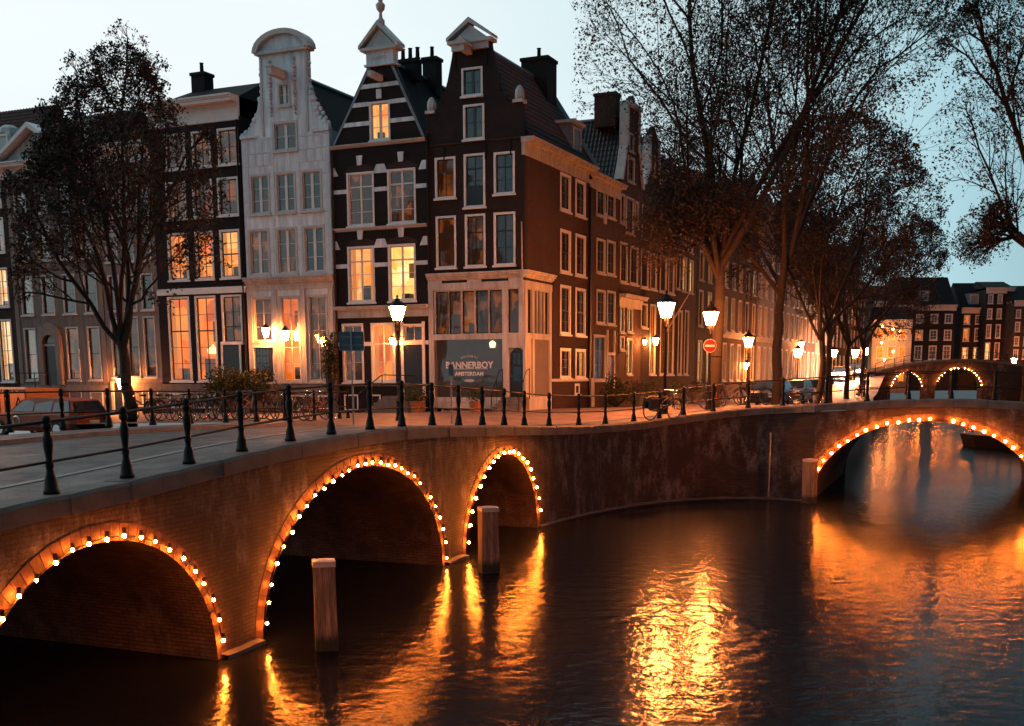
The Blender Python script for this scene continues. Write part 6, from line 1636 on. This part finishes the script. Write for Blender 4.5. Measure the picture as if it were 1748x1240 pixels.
for i, (px, Y, lab) in enumerate([(1180, 52.5, 'dark bicycle among the foliage right of the nearest quay lamp'), (1225, 55, 'bicycle parked by the trunk of the great elm'), (1240, 57.5, 'bicycle right of the trunk of the great elm'), (1262, 60, 'bicycle under the fourth street lamp'), (1284, 59, 'bicycle with a pale saddle left of the second big trunk'), (1345, 66, 'bicycle right of the second big trunk'), (1372, 69, 'bicycle before the middle trunks'), (1462, 92, 'dark bicycle right of the headlights')]):
    x, y = ydist(px, Y); make_bike(lab, (x, y, gz(x, y)), ANG+R(random.uniform(20, 110)), cols_[i % 4], random.uniform(-.1, .1), 'bicycles parked between the trees')

# ------------------------------------------------------------------ cars
def make_car(label, loc, rz, paint='car_red', s=1.0, lights=False, group='parked cars', wagon=True, ring_=False):
    root = empty('parked_car', loc, rz, label, 'car', group)
    Lh, Wh = 2.3*s, .92*s
    prof = [(-2.28, .32, .62), (-2.2, .28, .80), (-1.6, .26, .88), (-.95, .26, .94), (.3, .26, .96), (1.3, .26, .98), (2.0, .27, .96), (2.25, .3, .88), (2.3, .34, .6)]
    vs, fs = [], []
    for x, zl, zb in prof:
        k = .86 if abs(x) > 2.1 else 1.0
        for yy, z in ((-Wh*.92*k, zl), (-Wh*k, zl+.15), (-Wh*k, zb-.12), (-Wh*.93*k, zb), (Wh*.93*k, zb), (Wh*k, zb-.12), (Wh*k, zl+.15), (Wh*.92*k, zl)): vs.append((x*s, yy, z*s))
    for i in range(len(prof)-1):
        for j in range(8): a = i*8+j; b_ = i*8+(j+1) % 8; fs.append((a, b_, b_+8, a+8))
    fs += [tuple(range(8))[::-1], tuple(range((len(prof)-1)*8, len(prof)*8))]
    me = MB().add(vs, fs).mesh('body'); link('body', me, paint, root)
    gh = [(-.98, .92, .93), (-.35, 1.40, .76), (.3, 1.46, .76), (1.4, 1.44, .76), (1.95, 1.36, .74), (2.15, .95, .9)]
    vs, fs = [], []
    for x, z, k in gh:
        for yy, zz in ((-Wh*.93, .93), (-Wh*k, max(z, .94)), (Wh*k, max(z, .94)), (Wh*.93, .93)): vs.append((x*s, yy, zz*s))
    for i in range(len(gh)-1):
        for j in range(3): a = i*4+j; fs.append((a, a+1, a+5, a+4))
    link('cabin', MB().add(vs, fs), paint, root)
    for sy in (-1, 1):
        for (xa_, xb_, xc_, xd_) in ((-.80, -.33, .22, .22), (.30, .30, 1.12, 1.12), (1.2, 1.2, 1.85, 2.0)):
            y0 = Wh*.94; y1 = Wh*.785
            q_ = [(xa_*s, sy*y0, .97*s), (xd_*s, sy*y0, .97*s), (xc_*s, sy*y1, 1.37*s), (xb_*s, sy*y1, 1.35*s)]
            q2 = [(a, b_-sy*.03, c_) for a, b_, c_ in q_]
            link('side_window', MB().add(q_+q2, [(0, 1, 2, 3), (7, 6, 5, 4), (0, 4, 5, 1), (2, 6, 7, 3)]), 'car_glass', root)
    wsx = [(-.99, -.94*Wh*.9, .95), (-.99, .94*Wh*.9, .95), (-.40, .72*Wh, 1.39), (-.40, -.72*Wh, 1.39)]
    wsx = [(a*s-.02, b_, c_*s+.02) for a, b_, c_ in wsx]; link('windscreen', MB().add(wsx+[(a+.03, b_, c_-.03) for a, b_, c_ in wsx], [(0, 1, 2, 3), (7, 6, 5, 4)]), 'car_glass', root)
    rwx = [(2.17, -.8*Wh, .98), (2.17, .8*Wh, .98), (1.98, .66*Wh, 1.33), (1.98, -.66*Wh, 1.33)]
    rwx = [(a*s+.02, b_, c_*s+.01) for a, b_, c_ in rwx]; link('rear_window', MB().add(rwx+[(a-.03, b_, c_) for a, b_, c_ in rwx], [(0, 1, 2, 3), (7, 6, 5, 4)]), 'car_glass', root)
    for x in (-1.42, 1.42):
        for sy in (-1, 1):
            t_ = MB().lathe([(.2*s, -.10*s), (.33*s, -.10*s), (.34*s, 0), (.33*s, .10*s), (.2*s, .10*s)], 16)
            w_ = link('wheel', t_, 'rubber', root, (x*s, sy*Wh*.93, .33*s), (R(90), 0, 0))
            link('rim', MB().lathe([(.19*s, -.105*s), (.19*s, .105*s)], 12), 'chrome', w_)
    for sy in (-.62, .62):
        link('headlight', MB().box(-2.34*s, -2.24*s, (sy-.17)*s, (sy+.17)*s, .58*s, .80*s), 'headlight' if lights else 'chrome', root)
        link('tail_light', MB().box(2.24*s, 2.33*s, (sy-.12)*s, (sy+.12)*s, .68*s, .9*s), 'sign_red', root)
    link('number_plate', MB().box(2.31*s, 2.335*s, -.25*s, .25*s, .55*s, .66*s), 'sign_white', root)
    link('bumper', MB().box(-2.35*s, -2.2*s, -.8*s, .8*s, .3*s, .5*s).box(2.2*s, 2.36*s, -.8*s, .8*s, .3*s, .5*s), 'rubber', root)
    if ring_:
        link('door_emblem', MB().tube([(-.55*s+.17*s*math.cos(t), -Wh-.012, .62*s+.17*s*math.sin(t)) for t in np.linspace(0, 2*math.pi, 15)[:-1]], .035*s, 4, True), 'sign_white', root)
    return root
x, y = ydist(88, 48.3)
make_car('dark red estate car with a white ring emblem on its door', (x, y, 2.55), ANG, 'car_red', 1.12, ring_=True)
for i, (px, Y, rz, paint, lt, lab) in enumerate([(1308, 68, 66, 'car_dark', False, 'dark car parked behind the railing left of the second big trunk'), (1350, 80, 66, 'car_silver', False, 'silver car right of the second big trunk'), (1428, 131, -110, 'car_silver', True, 'car with blazing headlights coming along the canal side'), (1378, 92, 66, 'car_dark', False, 'dark car between the middle trunks')]):
    x, y = ydist(px, Y); make_car(lab, (x, y, gz(x, y)), R(rz) if not lt else R(66), paint, 1.1, lt)
x, y = ydist(1452, 138); make_car('second car with headlights on behind the first one', (x, y, gz(x, y)), R(66), 'car_dark', 1.1, True)
# site container with warning triangle
x, y = ydist(20, 52.0); root = empty('site_container', (x, y, 3.0), ANG, 'orange site container with a warning triangle at the left edge', 'container')
link('container_wall', MB().box(-2.6, 1.3, 0, 2.0, .1, 1.55), 'container', root)
for i in range(12): link('rib', MB().box(-2.5+i*.3, -2.42+i*.3, -.04, .0, .15, 1.5), 'container', root)
link('rim', MB().box(-2.65, 1.35, -.06, .0, 1.5, 1.6), 'cream', root)
link('sign_plate', MB().box(.45, 1.25, -.035, -.03, .4, 1.4), 'container', root)
for a_, b_ in (((.55, .5), (1.15, .5)), ((1.15, .5), (.85, 1.15)), ((.85, 1.15), (.55, .5))):
    link('warning_triangle', MB().tube([(a_[0], -.045, a_[1]), (b_[0], -.045, b_[1])], .025, 4), 'iron', root)
# boat on the canal beyond the right bridge
x, y = ydist(1722, 78); root = empty('moored_boat', (x, y, 0), R(100), 'pale cabin boat moored beyond the right bridge', 'boat')
hull = []
for xx, w_, z0 in ((-5, 1.3, .1), (-3, 1.7, -.2), (2, 1.7, -.2), (4.5, 1.1, 0), (6, .1, .5)):
    hull.append([(xx, -w_*.7, z0), (xx, -w_, .9), (xx, w_, .9), (xx, w_*.7, z0)])
vs = [p for h_ in hull for p in h_]; fs = []
for i in range(4):
    for j in range(4): fs.append((i*4+j, i*4+(j+1) % 4, i*4+4+(j+1) % 4, i*4+4+j))
fs.append((0, 1, 2, 3)); link('hull', MB().add(vs, fs), 'iron', root)
link('cabin', MB().prism([(-4, .9), (2.4, .9), (1.9, 2.0), (-4, 2.2)], -1.3, 1.3), 'offwhite', root)
for xx in (-3.3, -1.9, -.5, .8): link('cabin_window', MB().box(xx, xx+1.0, -1.34, -1.3, 1.3, 1.85), 'room_orange', root); 
for xx in (-3.3, -1.9, -.5, .8): link('cabin_window', MB().box(xx, xx+1.0, 1.3, 1.34, 1.3, 1.85), 'room_orange', root)
